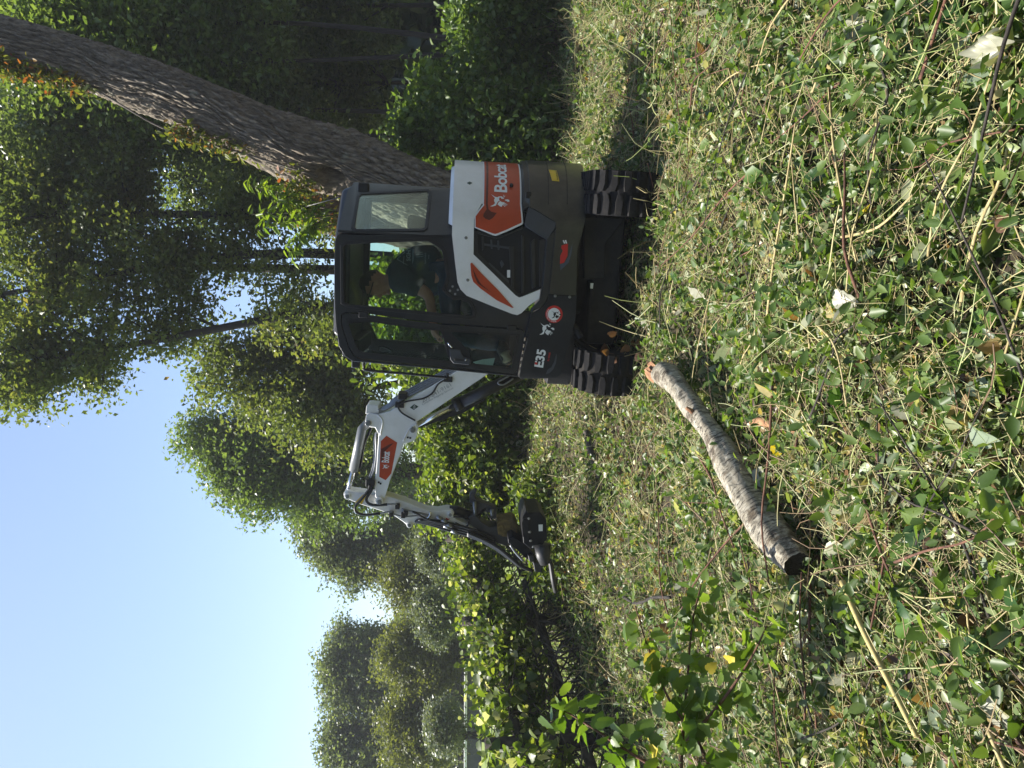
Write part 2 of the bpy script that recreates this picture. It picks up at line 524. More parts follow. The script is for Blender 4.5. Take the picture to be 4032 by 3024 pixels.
# small diamond mark at the rear of the hood
wrap('diamond_decal', KA, [(325, 258), (365, 238), (405, 258), (365, 282)], 0.002, M_green_decal, E_, off=0.0325, bevel=0)
h = BODY.hit(KA(970, 310), 0.033)
q = BODY.at(*h, 0.033); q2 = BODY.at(*h, 0.055)
cyl('hood_lock', q, q2, 0.014, M_plastic, E_, n=14)

# ---------------- side grille
grille = wrap('grille', K1, [(908, 448), (1040, 487), (1065, 482), (1195, 425), (1230, 440), (1345, 490), (1300, 790), (1190, 834), (1172, 840), (1150, 826), (906, 592)], 0.03, M_plastic, E_, off=-0.005, bevel=0.003)
for pts in ([(912, 455), (930, 462), (932, 585), (1130, 780), (1160, 815), (1180, 822), (1172, 838), (1150, 826), (908, 590)],
            [(925, 470), (1042, 500), (1068, 495), (1195, 440), (1195, 428), (1065, 484), (1040, 489), (915, 452)],
            [(1112, 545), (1142, 545), (1142, 790), (1128, 780)], [(1184, 480), (1200, 483), (1202, 812), (1186, 820)], [(1238, 520), (1262, 500), (1268, 780), (1246, 792)],
            [(1286, 510), (1330, 500), (1308, 770), (1290, 780)], [(955, 488), (966, 490), (968, 560), (957, 570)]):
    wrap('grille_bar', K1, pts, 0.02, M_cab, grille, off=0.015, bevel=0.003)
for pts in ([(966, 528), (1110, 548), (1110, 560), (966, 540)], [(1004, 505), (1014, 507), (1018, 560), (1008, 560)], [(1044, 512), (1054, 510), (1058, 565), (1048, 565)], [(985, 650), (1110, 765), (1112, 745), (1000, 640)], [(1060, 640), (1070, 625), (1085, 650), (1070, 672)]):
    wrap('grille_web', K1, pts, 0.016, M_slate, grille, off=0.010, bevel=0.002)
wrap('spec_sticker', K1, [(1101, 683), (1119, 683), (1119, 727), (1101, 727)], 0.002, M_decal, E_, off=0.012, bevel=0)

# ---------------- counterweight and skirts
cw = wrap('counterweight', K1, [(1232, 318), (1262, 330), (1380, 402), (1386, 440), (1345, 822), (1500, 830), (1510, 560), (1528, 500), (1556, 385), ('r', 1548, 90), ('r', 1205, 70)], 0.06, M_counter, E_, off=0.065, bevel=0.02)
cwl = plan_slab('counterweight_core', [(p[0] * 1.04, p[1] * 1.03) for p in ring_body[2:]], zb - 0.06, zb + 0.42, M_counter, E_, bevel=0.01)
wrap('counterweight_ledge', K1, [(1196, 330), (1232, 316), ('r', 1205, 70), ('r', 1185, 80)], 0.05, M_cab, E_, off=0.055, bevel=0.01)
wrap('facet_panel', K1, [(1226, 318), (1240, 320), (1372, 398), (1386, 408), (1382, 432), (1330, 510), (1322, 500), (1208, 425), (1205, 405)], 0.05, M_slate, E_, off=0.055, bevel=0.008)
wrap('sill_trim', K1, [(1330, 500), (1382, 440), (1388, 450), (1345, 825), (1325, 870), (1292, 905), (1240, 928), (1246, 905), (1290, 860), (1306, 780)], 0.05, M_cab, E_, off=0.05, bevel=0.008)
for v in (1340, 1450):
    wrap('counterweight_seam', K1, [(v - 3, 300), (v + 3, 300), ('r', v + 3, 90), ('r', v - 3, 90)], 0.004, M_plastic, E_, off=0.068, bevel=0)
wrap('warning_sticker', KA, [(1514, 65), (1628, 80), (1668, 235), (1562, 225)], 0.002, M_yellow, E_, off=0.068, bevel=0)
lettering('lettering', 'WARNING', BODY.at, BODY.hit(KA(1655, 222), .066), BODY.hit(KA(1630, 95), .066), 0.012, M_plastic, E_, off=0.070, bold=0.01)
wrap('red_hand_decal', K1, [(1410, 600), (1425, 570), (1415, 555), (1418, 540), (1455, 530), (1452, 600), (1432, 640), (1408, 648)], 0.002, M_red, E_, off=0.068, bevel=0)
for pts in ([(1424, 512), (1430, 508), (1440, 528), (1432, 530)], [(1436, 510), (1444, 508), (1450, 528), (1443, 530)]):
    wrap('white_finger_decal', K1, pts, 0.002, M_decal, E_, off=0.068, bevel=0)
M_bluegrey = pmat('blue_grey_decal', (0.055, 0.075, 0.11), 0.4)
wrap('grey_shadow_decal', K1, [(1480, 532), (1474, 590), (1458, 640), (1412, 685), (1408, 650), (1435, 642), (1458, 605)], 0.002, M_bluegrey, E_, off=0.0675, bevel=0)

skirt = wrap('front_skirt', K1, [(1344, 826), (1330, 872), (1300, 906), (1244, 936), (1212, 1048), (1228, 1052), (1190, 1200), (1170, 1306), (1182, 1316), (1388, 1312), (1412, 1290), (1440, 1180), (1472, 1080), (1502, 940), (1506, 832)], 0.05, M_plastic, E_, off=0.05, bevel=0.012)
step = wrap('step_plate', K1, [(1214, 1050), (1228, 1054), (1192, 1210), (1178, 1306), (1166, 1304), (1180, 1200)], 0.04, M_iron, E_, off=0.035, bevel=0.004)
for k in range(6):
    cy = 1075 + k * 38
    cx = 1205 - (cy - 1050) * 0.16
    wrap('tread_tooth', K1, [(cx, cy), (cx + 8, cy + 1), (cx + 5, cy + 20), (cx - 3, cy + 19)], 0.008, M_chrome, step, off=0.04, bevel=0.001)
def bf(u, v, o): return BODY.at(u, v, o)
def BH(K, x, y): return BODY.hit(K(x, y), 0.05)
lettering('lettering', 'E35', BODY.at, BH(KB, 1248, 1468), BH(KB, 1294, 1212), 0.072, M_decal, skirt, off=0.0525, bold=0.035)
wrap('red_square_print', KB, [(1130, 1385), (1165, 1392), (1158, 1425), (1124, 1418)], 0.002, M_red, skirt, off=0.0535, bevel=0)
lettering('lettering', 'R2-SERIES', BODY.at, BH(KB, 1333, 1372), BH(KB, 1356, 1248), 0.013, M_red, skirt, off=0.0525, bold=0.012)
wrap('grey_swoosh_decal', KB, [(1440, 1265), (1448, 1300), (1435, 1400), (1395, 1490), (1340, 1545), (1290, 1560), (1310, 1500), (1370, 1460), (1410, 1380)], 0.002, M_slate, skirt, off=0.0525, bevel=0)
emblem(lambda x, y: KB(1205 + (x - 680) * 0.78, 812 + (y - 430) * 1.02), BODY.at, M_decal, skirt, 0.0525, lambda p: BODY.hit(p, 0.05))
sc_ = BH(KB, 1406, 690); sr = 0.0665
def disc(name, r, mat, off):
    panel(name, [[(sc_[0] + r * math.cos(a), sc_[1] + r * math.sin(a)) for a in np.linspace(0, 2 * math.pi, 33)[:-1]]], BODY.at, 0.0015, mat, skirt, off, (), 0)
disc('sticker_ring', sr, M_red, 0.0525)
disc('sticker_face', sr * 0.72, M_decal, 0.0535)
emblem(lambda x, y: KB(1375 + (x - 680) * 0.52, 640 + (y - 430) * 0.62), BODY.at, M_plastic, skirt, 0.0545, lambda p: BODY.hit(p, 0.05))
lettering('lettering', 'Bobcat of Westchester', lambda u, v, o: BODY.at(sc_[0] - (sr * .78 + v) * math.cos(u), sc_[1] + (sr * .78 + v) * math.sin(u), o), (R(-20), 0), (R(135), 0), sr * .15, M_decal, skirt, off=0.0545, bold=0.01)
for c in ((1422, 425), (1632, 440)):
    h = BH(KB, *c); q = BODY.at(*h, 0.05)
    cyl('skirt_bolt', q, q + Vector((0, -0.012, 0)), 0.011, M_steel, skirt, n=12)

# ---------------- cab
YC = -0.70; YR = 0.20
cf = flat(YC)
side_outer = [(112, 480), (101, 520), (97, 700), (100, 905), (106, 1000), (124, 1125), (160, 1185), (206, 1214), (700, 1258), (1168, 1304), (1182, 1200), (1225, 1040), (1243, 925), (1100, 905), (880, 820), (840, 780), (805, 600), (792, 474), (560, 478)]
win_hole = [(170, 150), (225, 95), (700, 68), (1390, 45), (1440, 52), (1620, 165), (1655, 225), (1712, 575), (1685, 690), (1650, 770), (1700, 830), (1800, 900), (1900, 893), (2040, 960), (2098, 1090), (2082, 1165), (2020, 1185), (1400, 1120), (250, 1010), (178, 965)]
door_outer = [(112, 110), (150, 76), (420, 97), (900, 165), (1210, 197), (1955, 245), (1996, 275), (1992, 335), (1928, 665), (1905, 708), (1860, 716), (1200, 650), (700, 600), (325, 560), (240, 525), (185, 430), (112, 200)]
so = PL(K1, side_outer, YC); wh = PL(KC, win_hole, YC); do = PL(KD, door_outer, YC)
panel('cab_side_frame', [so, wh, do], cf, 0.06, M_cab, E_, 0, (), 0.010)
def inset(L, d):
    n = len(L); out = []
    area = sum(L[i][0] * L[(i + 1) % n][1] - L[(i + 1) % n][0] * L[i][1] for i in range(n))
    sg = 1 if area > 0 else -1
    for i in range(n):
        a, b, c = Vector(L[i - 1]), Vector(L[i]), Vector(L[(i + 1) % n])
        t1 = (b - a).normalized(); t2 = (c - b).normalized()
        nn = (Vector((-t1.y, t1.x)) + Vector((-t2.y, t2.x)))
        if nn.length < 1e-6: nn = Vector((-t1.y, t1.x))
        nn.normalize()
        k = max(0.5, nn.dot(Vector((-t1.y, t1.x))))
        out.append(tuple(b + nn * (d * sg / k)))
    return out
panel('window_seal', [inset(wh, -0.012), inset(wh, 0.014)], cf, 0.012, M_hose, E_, 0.008, (), 0.003)
panel('side_window', [inset(wh, 0.004)], cf, 0.005, M_glass, E_, -0.01, (), 0)
door = panel('door', [inset(do, 0.008), inset(do, 0.045)], cf, 0.035, M_cab, E_, 0.012, (), 0.006)
panel('door_seal', [inset(do, 0.040), inset(do, 0.058)], cf, 0.01, M_hose, door, 0.016, (), 0.002)
panel('door_glass', [inset(do, 0.042)], cf, 0.005, M_glass, door, 0.0, (), 0)
dpl = PL(KD, [(1108, 198), (1205, 208), (1250, 300), (1430, 480), (1450, 560), (1440, 605), (1400, 630), (1300, 640), (1230, 600), (1200, 500), (1160, 340)], YC)
panel('door_midrail', [dpl], cf, 0.02, M_plastic, door, 0.014, (), 0.004)
panel('door_handle', [PL(KD, [(1222, 452), (1335, 458), (1345, 495), (1365, 528), (1425, 545), (1440, 575), (1425, 612), (1265, 598), (1232, 560)], YC)], cf, 0.02, M_slate, door, 0.030, (), 0.006)
panel('handle_recess', [PL(KD, [(1268, 542), (1390, 556), (1392, 574), (1272, 568)], YC)], cf, 0.01, M_hose, door, 0.033, (), 0.002)
q = P3(KD, (1388, 560), YC)
cyl('lock', q + Vector((0, -0.03, 0)), q + Vector((0, -0.037, 0)), 0.007, M_chrome, door, n=12)
q = P3(KD, (1218, 400), YC)
tube('door_pull', [q + Vector((0.02, -0.015, 0.02)), q + Vector((0, -0.05, 0)), q + Vector((-0.02, -0.045, -0.02)), q + Vector((-0.03, -0.015, -0.03))], 0.006, M_chrome, door)
for c in ((345, 100), (1860, 240)):
    q = P3(KD, c, YC)
    box('hinge', q - Vector((0.022, 0.035, 0.035)), q + Vector((0.022, 0.0, 0.035)), M_hose, door, bevel=0.005)
for c in ((785, 778), (770, 803), (815, 798), (800, 822)):
    q = P3(K1, c, YC)
    cyl('cab_bolt', q, q - Vector((0, 0.008, 0)), 0.009, M_steel, E_, n=12)

# rear corner, rear wall, far side, roof
xc = lp(K1(300, 476), YC)[0]
_pr = lambda p: EXI3 @ ray(*K1(*p))
def _cx(p, k=0.27 / 0.33):
    d = _pr(p); # ray meets the chamfer line y = YC + (x - xc - .02) k
    t = (YC + (OL.x - xc - 0.02) * k - OL.y) / (d.y - k * d.x)
    return OL.x + d.x * t
xe = max(_cx((236, 208)), _cx((700, 208))) - xc
ye = YC + (xe - 0.02) * 0.27 / 0.33
CORN = Path([(xc - 0.02, YC), (xc + 0.02, YC), (xc + xe, ye), (xc + xe + 0.01, ye + 0.03), (xc + xe + 0.01, 0.3)])
def CW(pts): return [CORN.hit(K1(*p)) for p in pts]
zr = lp(K1(98, 700), YC)[1]
zsill = lp(K1(792, 400), YC)[1]
cz = lambda s_, z: (s_, z)
s1 = CORN.s[1] - 0.015; s2 = CORN.s[2] + 0.02
hole = CW([(206, 440), (236, 262), (250, 242), (640, 222), (655, 238), (632, 440), (615, 452), (225, 456)])
panel('cab_rear_corner', [[(s1, zr - 0.02), (s1, zsill - 0.06), (s2, zsill - 0.06), (s2, zr - 0.10), (s2 - 0.1, zr - 0.05)], hole], CORN.at, 0.05, M_cab, E_, 0.0, (CORN.s[1], CORN.s[2]), 0.008)
panel('corner_window', [inset(hole, -0.006)], CORN.at, 0.005, M_glass, E_, 0.004, (), 0)
panel('corner_window_seal', [inset(hole, -0.012), inset(hole, 0.012)], CORN.at, 0.01, M_hose, E_, 0.009, (), 0.002)
xr = xc + xe + 0.01
rw = lambda u, v, off=0.0: Vector((xr + off, u, v))
panel('cab_rear_frame', [[(ye + 0.03, zsill - 0.06), (YR, zsill - 0.06), (YR, zr - 0.06), (ye + 0.03, zr - 0.08)], [(ye + 0.08, zsill + 0.08), (YR - 0.06, zsill + 0.08), (YR - 0.06, zr - 0.18), (ye + 0.08, zr - 0.18)]], rw, 0.05, M_cab, E_, 0, (), 0.006)
panel('rear_window', [[(ye + 0.07, zsill + 0.07), (YR - 0.05, zsill + 0.07), (YR - 0.05, zr - 0.17), (ye + 0.07, zr - 0.17)]], rw, 0.005, M_glass, E_, -0.02, (), 0)
far = flat(YR)
fo = [(p[0], p[1]) for p in so if p[0] < xc + 0.02]
xf_t = so[6][0]; xf_b = so[9][0]
far_outer = [(xr, zr - 0.06)] + [so[2], so[3], so[4], so[5], so[6], so[7], so[8], so[9]] + [(so[9][0], zsill - 0.5), (xr, zsill - 0.5)]
fh = [(xr - 0.10, zr - 0.16), (so[4][0], zr - 0.15), (so[7][0] + 0.09, zr - 0.24), (so[8][0] + 0.10, so[8][1]), (so[9][0] + 0.12, zsill - 0.15), (xr - 0.10, zsill - 0.02)]
panel('cab_far_frame', [far_outer, fh], far, 0.05, M_cab, E_, 0, (), 0.006)
panel('far_window', [inset(fh, -0.006)], far, 0.005, M_glass, E_, -0.02, (), 0)
rp = [(so[5][0] + 0.02, YC + 0.01), (xc, YC + 0.01), (xc + xe, ye + 0.01), (xc + xe, YR), (so[5][0] + 0.02, YR)]
roof = plan_slab('cab_roof', rp, zr - 0.11, zr + 0.012, M_cab, E_, inset=0.10, bevel=0.03)
# front pillars header and windshield
zf = so[7][1]
box('front_header', (so[6][0] - 0.005, YC + 0.03, so[6][1] - 0.10), (so[5][0] + 0.05, YR - 0.01, so[5][1] - 0.02), M_cab, E_, 0.012)
fs = lambda u, v, off=0.0: Vector((so[7][0] + (so[9][0] - so[7][0]) * (so[7][1] - v) / (so[7][1] - so[9][1]) - off + 0.012, u, v))
panel('windshield', [[(YC + 0.03, so[9][1] + 0.02), (YR - 0.03, so[9][1] + 0.02), (YR - 0.03, zf), (YC + 0.03, zf)]], fs, 0.005, M_glass, E_, 0, (), 0)
tube('windshield_bar', [fs(YC + 0.03, zsill - 0.1), fs(YR - 0.03, zsill - 0.1)], 0.014, M_cab, E_)
hr = [P3(KD, p, YC + 0.08) for p in ((352, 555), (345, 610), (350, 645), (385, 672), (800, 708), (1180, 745), (1200, 735), (1202, 700))]
tube('handrail', spline(hr, 4), 0.011, M_hose, E_)
box('work_light', P3(KD, (265, 590), YC + 0.2) - Vector((0.04, 0.05, 0.03)), P3(KD, (265, 590), YC + 0.2) + Vector((0.05, 0.05, 0.03)), M_hose, E_, 0.01)
kn = P3(K1, (272, 205), YC + 0.30)
box('rear_light', kn - Vector((0.05, 0.05, 0.04)), kn + Vector((0.035, 0.06, 0.045)), M_hose, E_, 0.012)
tube('antenna', [P3(K1, (222, 232), -0.38), P3(K1, (140, 258), -0.36), P3(K1, (-60, 312), -0.33)], [0.006, 0.004, 0.003], M_hose, E_)
# interior
box('cab_floor', (so[9][0] + 0.04, YC + 0.02, so[9][1] - 0.02), (xr - 0.02, YR - 0.02, so[9][1] + 0.02), M_hose, E_, 0.004)
bm = bmesh.new(); sx = xc - 0.05
box_bm(bm, (sx - 0.42, -0.55, zsill - 0.28), (sx + 0.08, -0.06, zsill - 0.12))
seat = bm_obj('seat', bm, M_seat, E_, bevel=0.04, seg=3)
bm = bmesh.new()
box_bm(bm, (sx + 0.02, -0.54, zsill - 0.2), (sx + 0.16, -0.07, zsill + 0.36), Matrix.Translation((0, 0, 0)))
for v in bm.verts: v.co.x += (v.co.z - zsill) * 0.2
bm_obj('backrest', bm, M_seat, seat, bevel=0.04, seg=3)
box('console', (sx - 0.5, -0.66, zsill - 0.30), (sx + 0.02, -0.58, zsill - 0.08), M_seat, E_, 0.02)
box('far_console', (sx - 0.5, 0.0, zsill - 0.30), (sx + 0.02, 0.10, zsill - 0.06), M_seat, E_, 0.02)
box('seat_base', (sx - 0.3, -0.5, so[9][1]), (sx + 0.05, -0.1, zsill - 0.26), M_hose, E_, 0.01)
box('rear_shelf', (sx + 0.12, YC + 0.3, zsill - 0.45), (xr - 0.02, YR - 0.02, zsill - 0.05), M_hose, E_, 0.01)
lv = [P3(KD, (1590, 215), -0.40), P3(KD, (1545, 260), -0.42), P3(KD, (1470, 430), -0.45)]
tube('control_lever', lv, 0.008, M_steel, E_)
M_knob = pmat('brown_knob', (0.22, 0.12, 0.08), 0.4)
bm = bmesh.new(); bmesh.ops.create_uvsphere(bm, u_segments=14, v_segments=10, radius=0.027)
for v in bm.verts: v.co = v.co * (1.25 if v.co.z > 0 else 1.0) + lv[-1]
bm_obj('lever_knob', bm, M_knob, E_, sm=True)
tube('grab_handle', spline([P3(KD, p, YR - 0.08) for p in ((860, 548), (925, 515), (1030, 525), (1085, 575))], 5), 0.010, M_hose, E_)
tube('wiper', spline([P3(KD, p, YR - 0.1) for p in ((480, 470), (520, 430), (600, 455), (680, 500))], 5), 0.008, M_hose, E_)
M_paper = pmat('pale_paper', (0.55, 0.68, 0.66), 0.6)
panel('document', [PL(KD, [(1460, 588), (1560, 560), (1690, 545), (1665, 632), (1520, 620)], -0.5)], flat(-0.5), 0.003, M_paper, E_, 0, (), 0)
M_tan = pmat('tan_leather', (0.45, 0.36, 0.22), 0.8, bump=0.3)
g = P3(KD, (1805, 530), -0.52)
bm = bmesh.new(); bmesh.ops.create_icosphere(bm, subdivisions=3, radius=0.05)
for v in bm.verts:
    v.co = Vector((v.co.x * 1.1, v.co.y * 0.7, v.co.z * 0.75 + 0.012 * math.sin(v.co.x * 90))) + g
bm_obj('work_glove', bm, M_tan, E_, sm=True)

# ---------------- boom
YB = 0.24; TB = 0.21
boom_pts = [(1240, -75), (1080, 0), (870, 126), (545, 318), (470, 366), (395, 384), (345, 376), (318, 388), (311, 430), (324, 456), (345, 470), (376, 472), (398, 515), (386, 700), (372, 850), (376, 920), (392, 952), (418, 956), (440, 932), (470, 830), (545, 640), (563, 578), (612, 567), (642, 545), (659, 470), (650, 432), (1090, 138), (1280, 10)]
boom = panel('boom', [PL(K2, boom_pts, YB)], flat(YB), TB, M_white, E_, 0, (), 0.012)
fb = flat(YB)
def bp(pts): return [PL(K2, pts, YB)]
panel('top_bracket', bp([(312, 388), (318, 330), (332, 322), (398, 330), (402, 382), (345, 378)]), fb, TB + 0.02, M_white, boom, -0.02, (), 0.008)
for a in (spline([Vector((*p, 0)) for p in ((395, 386), (425, 430), (410, 520))], 6), spline([Vector((*p, 0)) for p in ((652, 445), (600, 480), (560, 560))], 6)):
    tube('weld_bead', [P3(K2, (p.x, p.y), YB - 0.002) for p in a], 0.007, M_white, boom)
deco = panel('red_decal_panel', bp([(414, 560), (450, 524), (521, 568), (482, 770), (446, 814), (404, 792)]), fb, 0.002, M_orange, boom, 0.002, (), 0)
panel('dark_print', bp([(416, 610), (470, 580), (500, 570), (440, 625), (425, 690), (412, 700)]), fb, 0.001, M_maroon, deco, 0.003, (), 0)
a, b = PL(K2, [(468, 700), (474, 628)], YB)
lettering('lettering', 'Bobcat', fb, a, b, 0.068, M_decal, deco, off=0.004, bold=0.02, space=0.9)
emblem(lambda x, y: K2(424 + (x - 665) * 0.16, 709 + (y - 430) * 0.16), fb, M_decal, deco, 0.004, lambda p: lp(p, YB))
a, b = PL(K2, [(688, 308), (876, 200)], YB)
lettering('lettering', '203-841-9161', fb, a, b, 0.036, M_greytext, boom, off=0.002)
a, b = PL(K2, [(688, 328), (892, 218)], YB)
lettering('lettering', 'Complete Property Services', fb, a, b, 0.024, M_greytext, boom, off=0.002, shear=0.4)
panel('diamond_decal', bp([(604, 340), (632, 316), (660, 334), (630, 355)]), fb, 0.001, M_green_decal, boom, 0.002, (), 0)
a, b = PL(K2, [(638, 350), (642, 322)], YB)
lettering('lettering', 'SGH', fb, a, b, 0.02, M_decal, boom, off=0.0035)
panel('data_plate', bp([(344, 402), (372, 398), (376, 424), (348, 428)]), fb, 0.002, M_decal, boom, 0.002, (), 0)
for c, r in (((332, 441), 0.026), ((405, 942), 0.034), ((622, 486), 0.024)):
    q = P3(K2, c, YB)
    cyl('pin', q + Vector((0, TB + 0.02, 0)), q - Vector((0, 0.025, 0)), r, M_steel if r < 0.03 else M_white, boom, n=20, bevel=0.006)
for c in ((590, 535), (606, 538), (400, 828), (412, 836)):
    q = P3(K2, c, YB); cyl('pin_bolt', q, q - Vector((0, 0.006, 0)), 0.010, M_iron, boom, n=10)
# hydraulic lines along the boom
for k, (o1, o2) in enumerate(((-20, 0), (-34, -14), (-48, -28), (-62, -42))):
    pts = [P3(K2, p, YB + 0.03 + 0.04 * k) for p in ((1000, 45 + o2), (860, 128 + o2), (548, 312 + o1), (470, 352 + o1 * 0.6), (420, 368 + o1 * 0.4), (395, 350))]
    tube('hydraulic_line', spline(pts, 6), 0.011, M_steel, boom)
tube('hose', spline([P3(K2, p, YB - 0.02) for p in ((850, 150), (790, 185), (750, 245), (690, 280), (600, 296), (535, 320), (530, 345), (560, 380), (640, 425))], 6), 0.008, M_hose, boom)
for c in ((548, 262), (530, 318), (846, 150)):
    q = P3(K2, c, YB); box('line_clamp', q - Vector((0.03, 0.02, 0.05)), q + Vector((0.02, 0.16, 0.03)), M_hose, boom, 0.005)
# boom cylinder under the boom
bc = [P3(K2, p, YB + 0.10) for p in ((1330, 120), (905, 322), (640, 458))]
tube('boom_cylinder', [bc[0], bc[1]], 0.055, M_hose, E_, n=20)
tube('boom_cylinder_rod', [bc[1], bc[2]], 0.026, M_chrome, E_, n=16)
d = (bc[1] - bc[0]).normalized()
tube('cylinder_gland', [bc[1] - d * 0.05, bc[1] + d * 0.02], 0.064, M_hose, E_, n=20)
gp = PL(K2, [(650, 446), (660, 475), (960, 372), (1100, 290), (1090, 262), (930, 345)], YB + 0.12)
panel('cylinder_guard', [gp], flat(YB + 0.12), 0.10, M_hose, E_, 0, (), 0.01)
tube('hose', spline([P3(K2, p, YB + 0.03) for p in ((1260, 130), (1180, 175), (1215, 190), (1280, 150))], 6), 0.008, M_steel, E_)
# arm cylinder above
ac = [P3(K2, p, YB + 0.10) for p in ((326, 444), (292, 478), (234, 752), (200, 880))]
tube('arm_cylinder', [ac[0], ac[1], ac[2]], 0.042, M_greypaint, E_, n=20)
tube('arm_cylinder_rod', [ac[2], ac[3]], 0.022, M_chrome, E_, n=16)
tube('hose', spline([P3(K2, p, YB + 0.12) for p in ((352, 470), (330, 520), (312, 560), (300, 600), (285, 700), (275, 735))], 6), 0.013, M_hose, E_)
tube('hose', spline([P3(K2, p, YB + 0.02) for p in ((388, 500), (382, 540), (385, 640), (372, 740), (350, 800), (345, 850))], 6), 0.010, M_steel, E_)
tube('hose', spline([P3(K2, p, YB + 0.05) for p in ((380, 505), (372, 560), (374, 660), (360, 740), (342, 790), (335, 840))], 6), 0.010, M_steel, E_)
q = P3(K2, (345, 830), YB - 0.01); box('hose_block', q - Vector((0.035, 0.02, 0.04)), q + Vector((0.035, 0.10, 0.04)), M_hose, E_, 0.006)

# ---------------- arm
YA = YB + 0.025; TA = 0.16
arm_pts = [(8, 400), (18, 352), (75, 326), (150, 345), (520, 398), (700, 412), (960, 495), (1330, 640), (1500, 656), (1650, 630), (1735, 640), (1768, 690), (1745, 735), (1800, 790), (1960, 858), (2224, 1005), (2200, 1030), (1900, 925), (1190, 795), (1095, 882), (1050, 900), (1010, 880), (960, 832), (800, 722), (600, 652), (250, 540), (40, 452)]
fa = flat(YA)
arm = panel('arm', [PL(KF, arm_pts, YA)], fa, TA, M_white, E_, 0, (), 0.012)
for c, r in (((75, 412), 0.030), ((592, 486), 0.034), ((1055, 868), 0.027), ((1700, 702), 0.027)):
    q = P3(KF, c, YA)
    cyl('pin', q + Vector((0, TA, 0)), q - Vector((0, 0.05 if r > 0.033 else 0.02, 0)), r, M_white, arm, n=20, bevel=0.005)
    cyl('pin_head', q - Vector((0, 0.018 if r < 0.033 else 0.048, 0)), q - Vector((0, 0.03 if r < 0.033 else 0.06, 0)), r * 0.6, M_steel, arm, n=16)
panel('yellow_label', [PL(KF, [(195, 515), (320, 388), (375, 400), (300, 545)], YA)], fa, 0.001, M_yellow, arm, 0.002, (), 0)
panel('red_mark', [PL(KF, [(1622, 775), (1650, 758), (1660, 775), (1700, 772), (1668, 792), (1640, 795)], YA)], fa, 0.001, M_red, arm, 0.002, (), 0)
def hose(K, pts, ly, r, m=M_hose, par=E_): return tube('hose', spline([P3(K, p, ly) for p in pts], 6), r, m, par)
hose(KF, [(430, 230), (400, 330), (280, 480), (195, 590), (230, 680), (380, 712), (590, 690)], YA - 0.05, 0.013)
hose(KF, [(470, 240), (450, 330), (380, 440), (380, 500), (440, 548), (560, 560), (700, 548)], YA - 0.045, 0.013)
hose(KF, [(590, 690), (700, 670), (790, 665)], YA - 0.05, 0.009, M_steel)
hose(KF, [(700, 548), (860, 545)], YA - 0.045, 0.010, M_steel)
for c in ((870, 560), (770, 680), (1000, 660), (960, 700)):
    q = P3(KF, c, YA); box('valve_fitting', q - Vector((0.022, 0.06, 0.02)), q + Vector((0.022, 0.0, 0.02)), M_iron, arm, 0.005)
hose(KF, [(790, 700), (900, 730), (980, 745), (1180, 730), (1280, 760)], YA - 0.03, 0.009, M_steel)
hose(KF, [(930, 620), (1100, 660), (1250, 690), (1400, 730)], YA - 0.03, 0.009, M_steel)
hose(KF, [(1290, 790), (1350, 760), (1385, 700), (1365, 670)], YA - 0.03, 0.012, M_chrome)
for k in range(4):
    hose(KF, [(1200 - 20 * k, 790 + 8 * k), (1380, 800 + 22 * k), (1700, 850 + 38 * k), (2100, 960 + 35 * k), (2400, 1090 + 30 * k)], YA - 0.03 + 0.01 * k, 0.014)
hose(KF, [(1100, 660), (1200, 710), (1300, 770), (1500, 830), (1660, 850)], YA - 0.05, 0.010)
for c in ((1560, 790), (1640, 860), (1600, 880), (1720, 960), (1480, 740)):
    q = P3(KF, c, YA - 0.04); d = (P3(KF, (c[0] + 90, c[1] + 35), YA - 0.04) - q)
    tube('hose_coupling', [q, q + d], 0.019, M_steel, E_, n=10)
hose(KF, [(1750, 740), (1900, 760), (1980, 810), (1980, 870), (1920, 905), (1780, 840)], YA - 0.03, 0.009)
# bucket cylinder end and linkage
bk = [P3(KF, p, YA + 0.08) for p in ((1690, 640), (1800, 640), (2080, 745))]
tube('link_cylinder', bk, 0.045, M_hose, E_, n=16)
fe = flat(YA - 0.01)
def em(name, pts, thick, mat, ly=YA - 0.01, bevel=0.01):
    return panel(name, [PL(KE, pts, ly)], flat(ly), thick, mat, E_, 0, (), bevel)
M_greyiron = pmat('worn_grey_iron', (0.05, 0.05, 0.053), 0.5, 0.4, var=0.3, dirt=(0.03, 0.03, 0.03), dirt_amt=0.6)
em('coupler', [(-20, 620), (60, 578), (120, 640), (160, 690), (260, 745), (345, 742), (420, 800), (510, 880), (520, 960), (470, 1000), (370, 965), (250, 905), (170, 838), (-10, 700)], 0.18, M_greyiron)
em('thumb_hook', [(-5, 340), (20, 300), (82, 262), (92, 290), (62, 345), (100, 398), (190, 432), (300, 478), (345, 492), (352, 640), (275, 642), (268, 560), (150, 548), (142, 690), (88, 645), (48, 430), (0, 440)], 0.10, M_greyiron, YA + 0.04)
for p, q in (((60, 420), (66, 590)), ((285, 520), (288, 600))):
    tube('thumb_pin', [P3(KE, p, YA), P3(KE, q, YA)], 0.018, M_steel, E_, n=10)
em('mount_bracket', [(350, 700), (390, 670), (560, 640), (625, 690), (622, 862), (560, 900), (420, 880), (372, 850)], 0.22, M_rusty, YA - 0.03, 0.02)
em('yellow_plate', [(352, 745), (430, 715), (448, 770), (430, 835), (372, 855)], 0.01, M_yellow if False else M_rusty, YA - 0.045, 0.003)
mul = em('mulcher_head', [(690, 600), (740, 520), (760, 560), (920, 556), (1000, 650), (1010, 900), (930, 1010), (800, 1040), (700, 960), (680, 700)], 0.42, M_mulch, -0.02, 0.02)
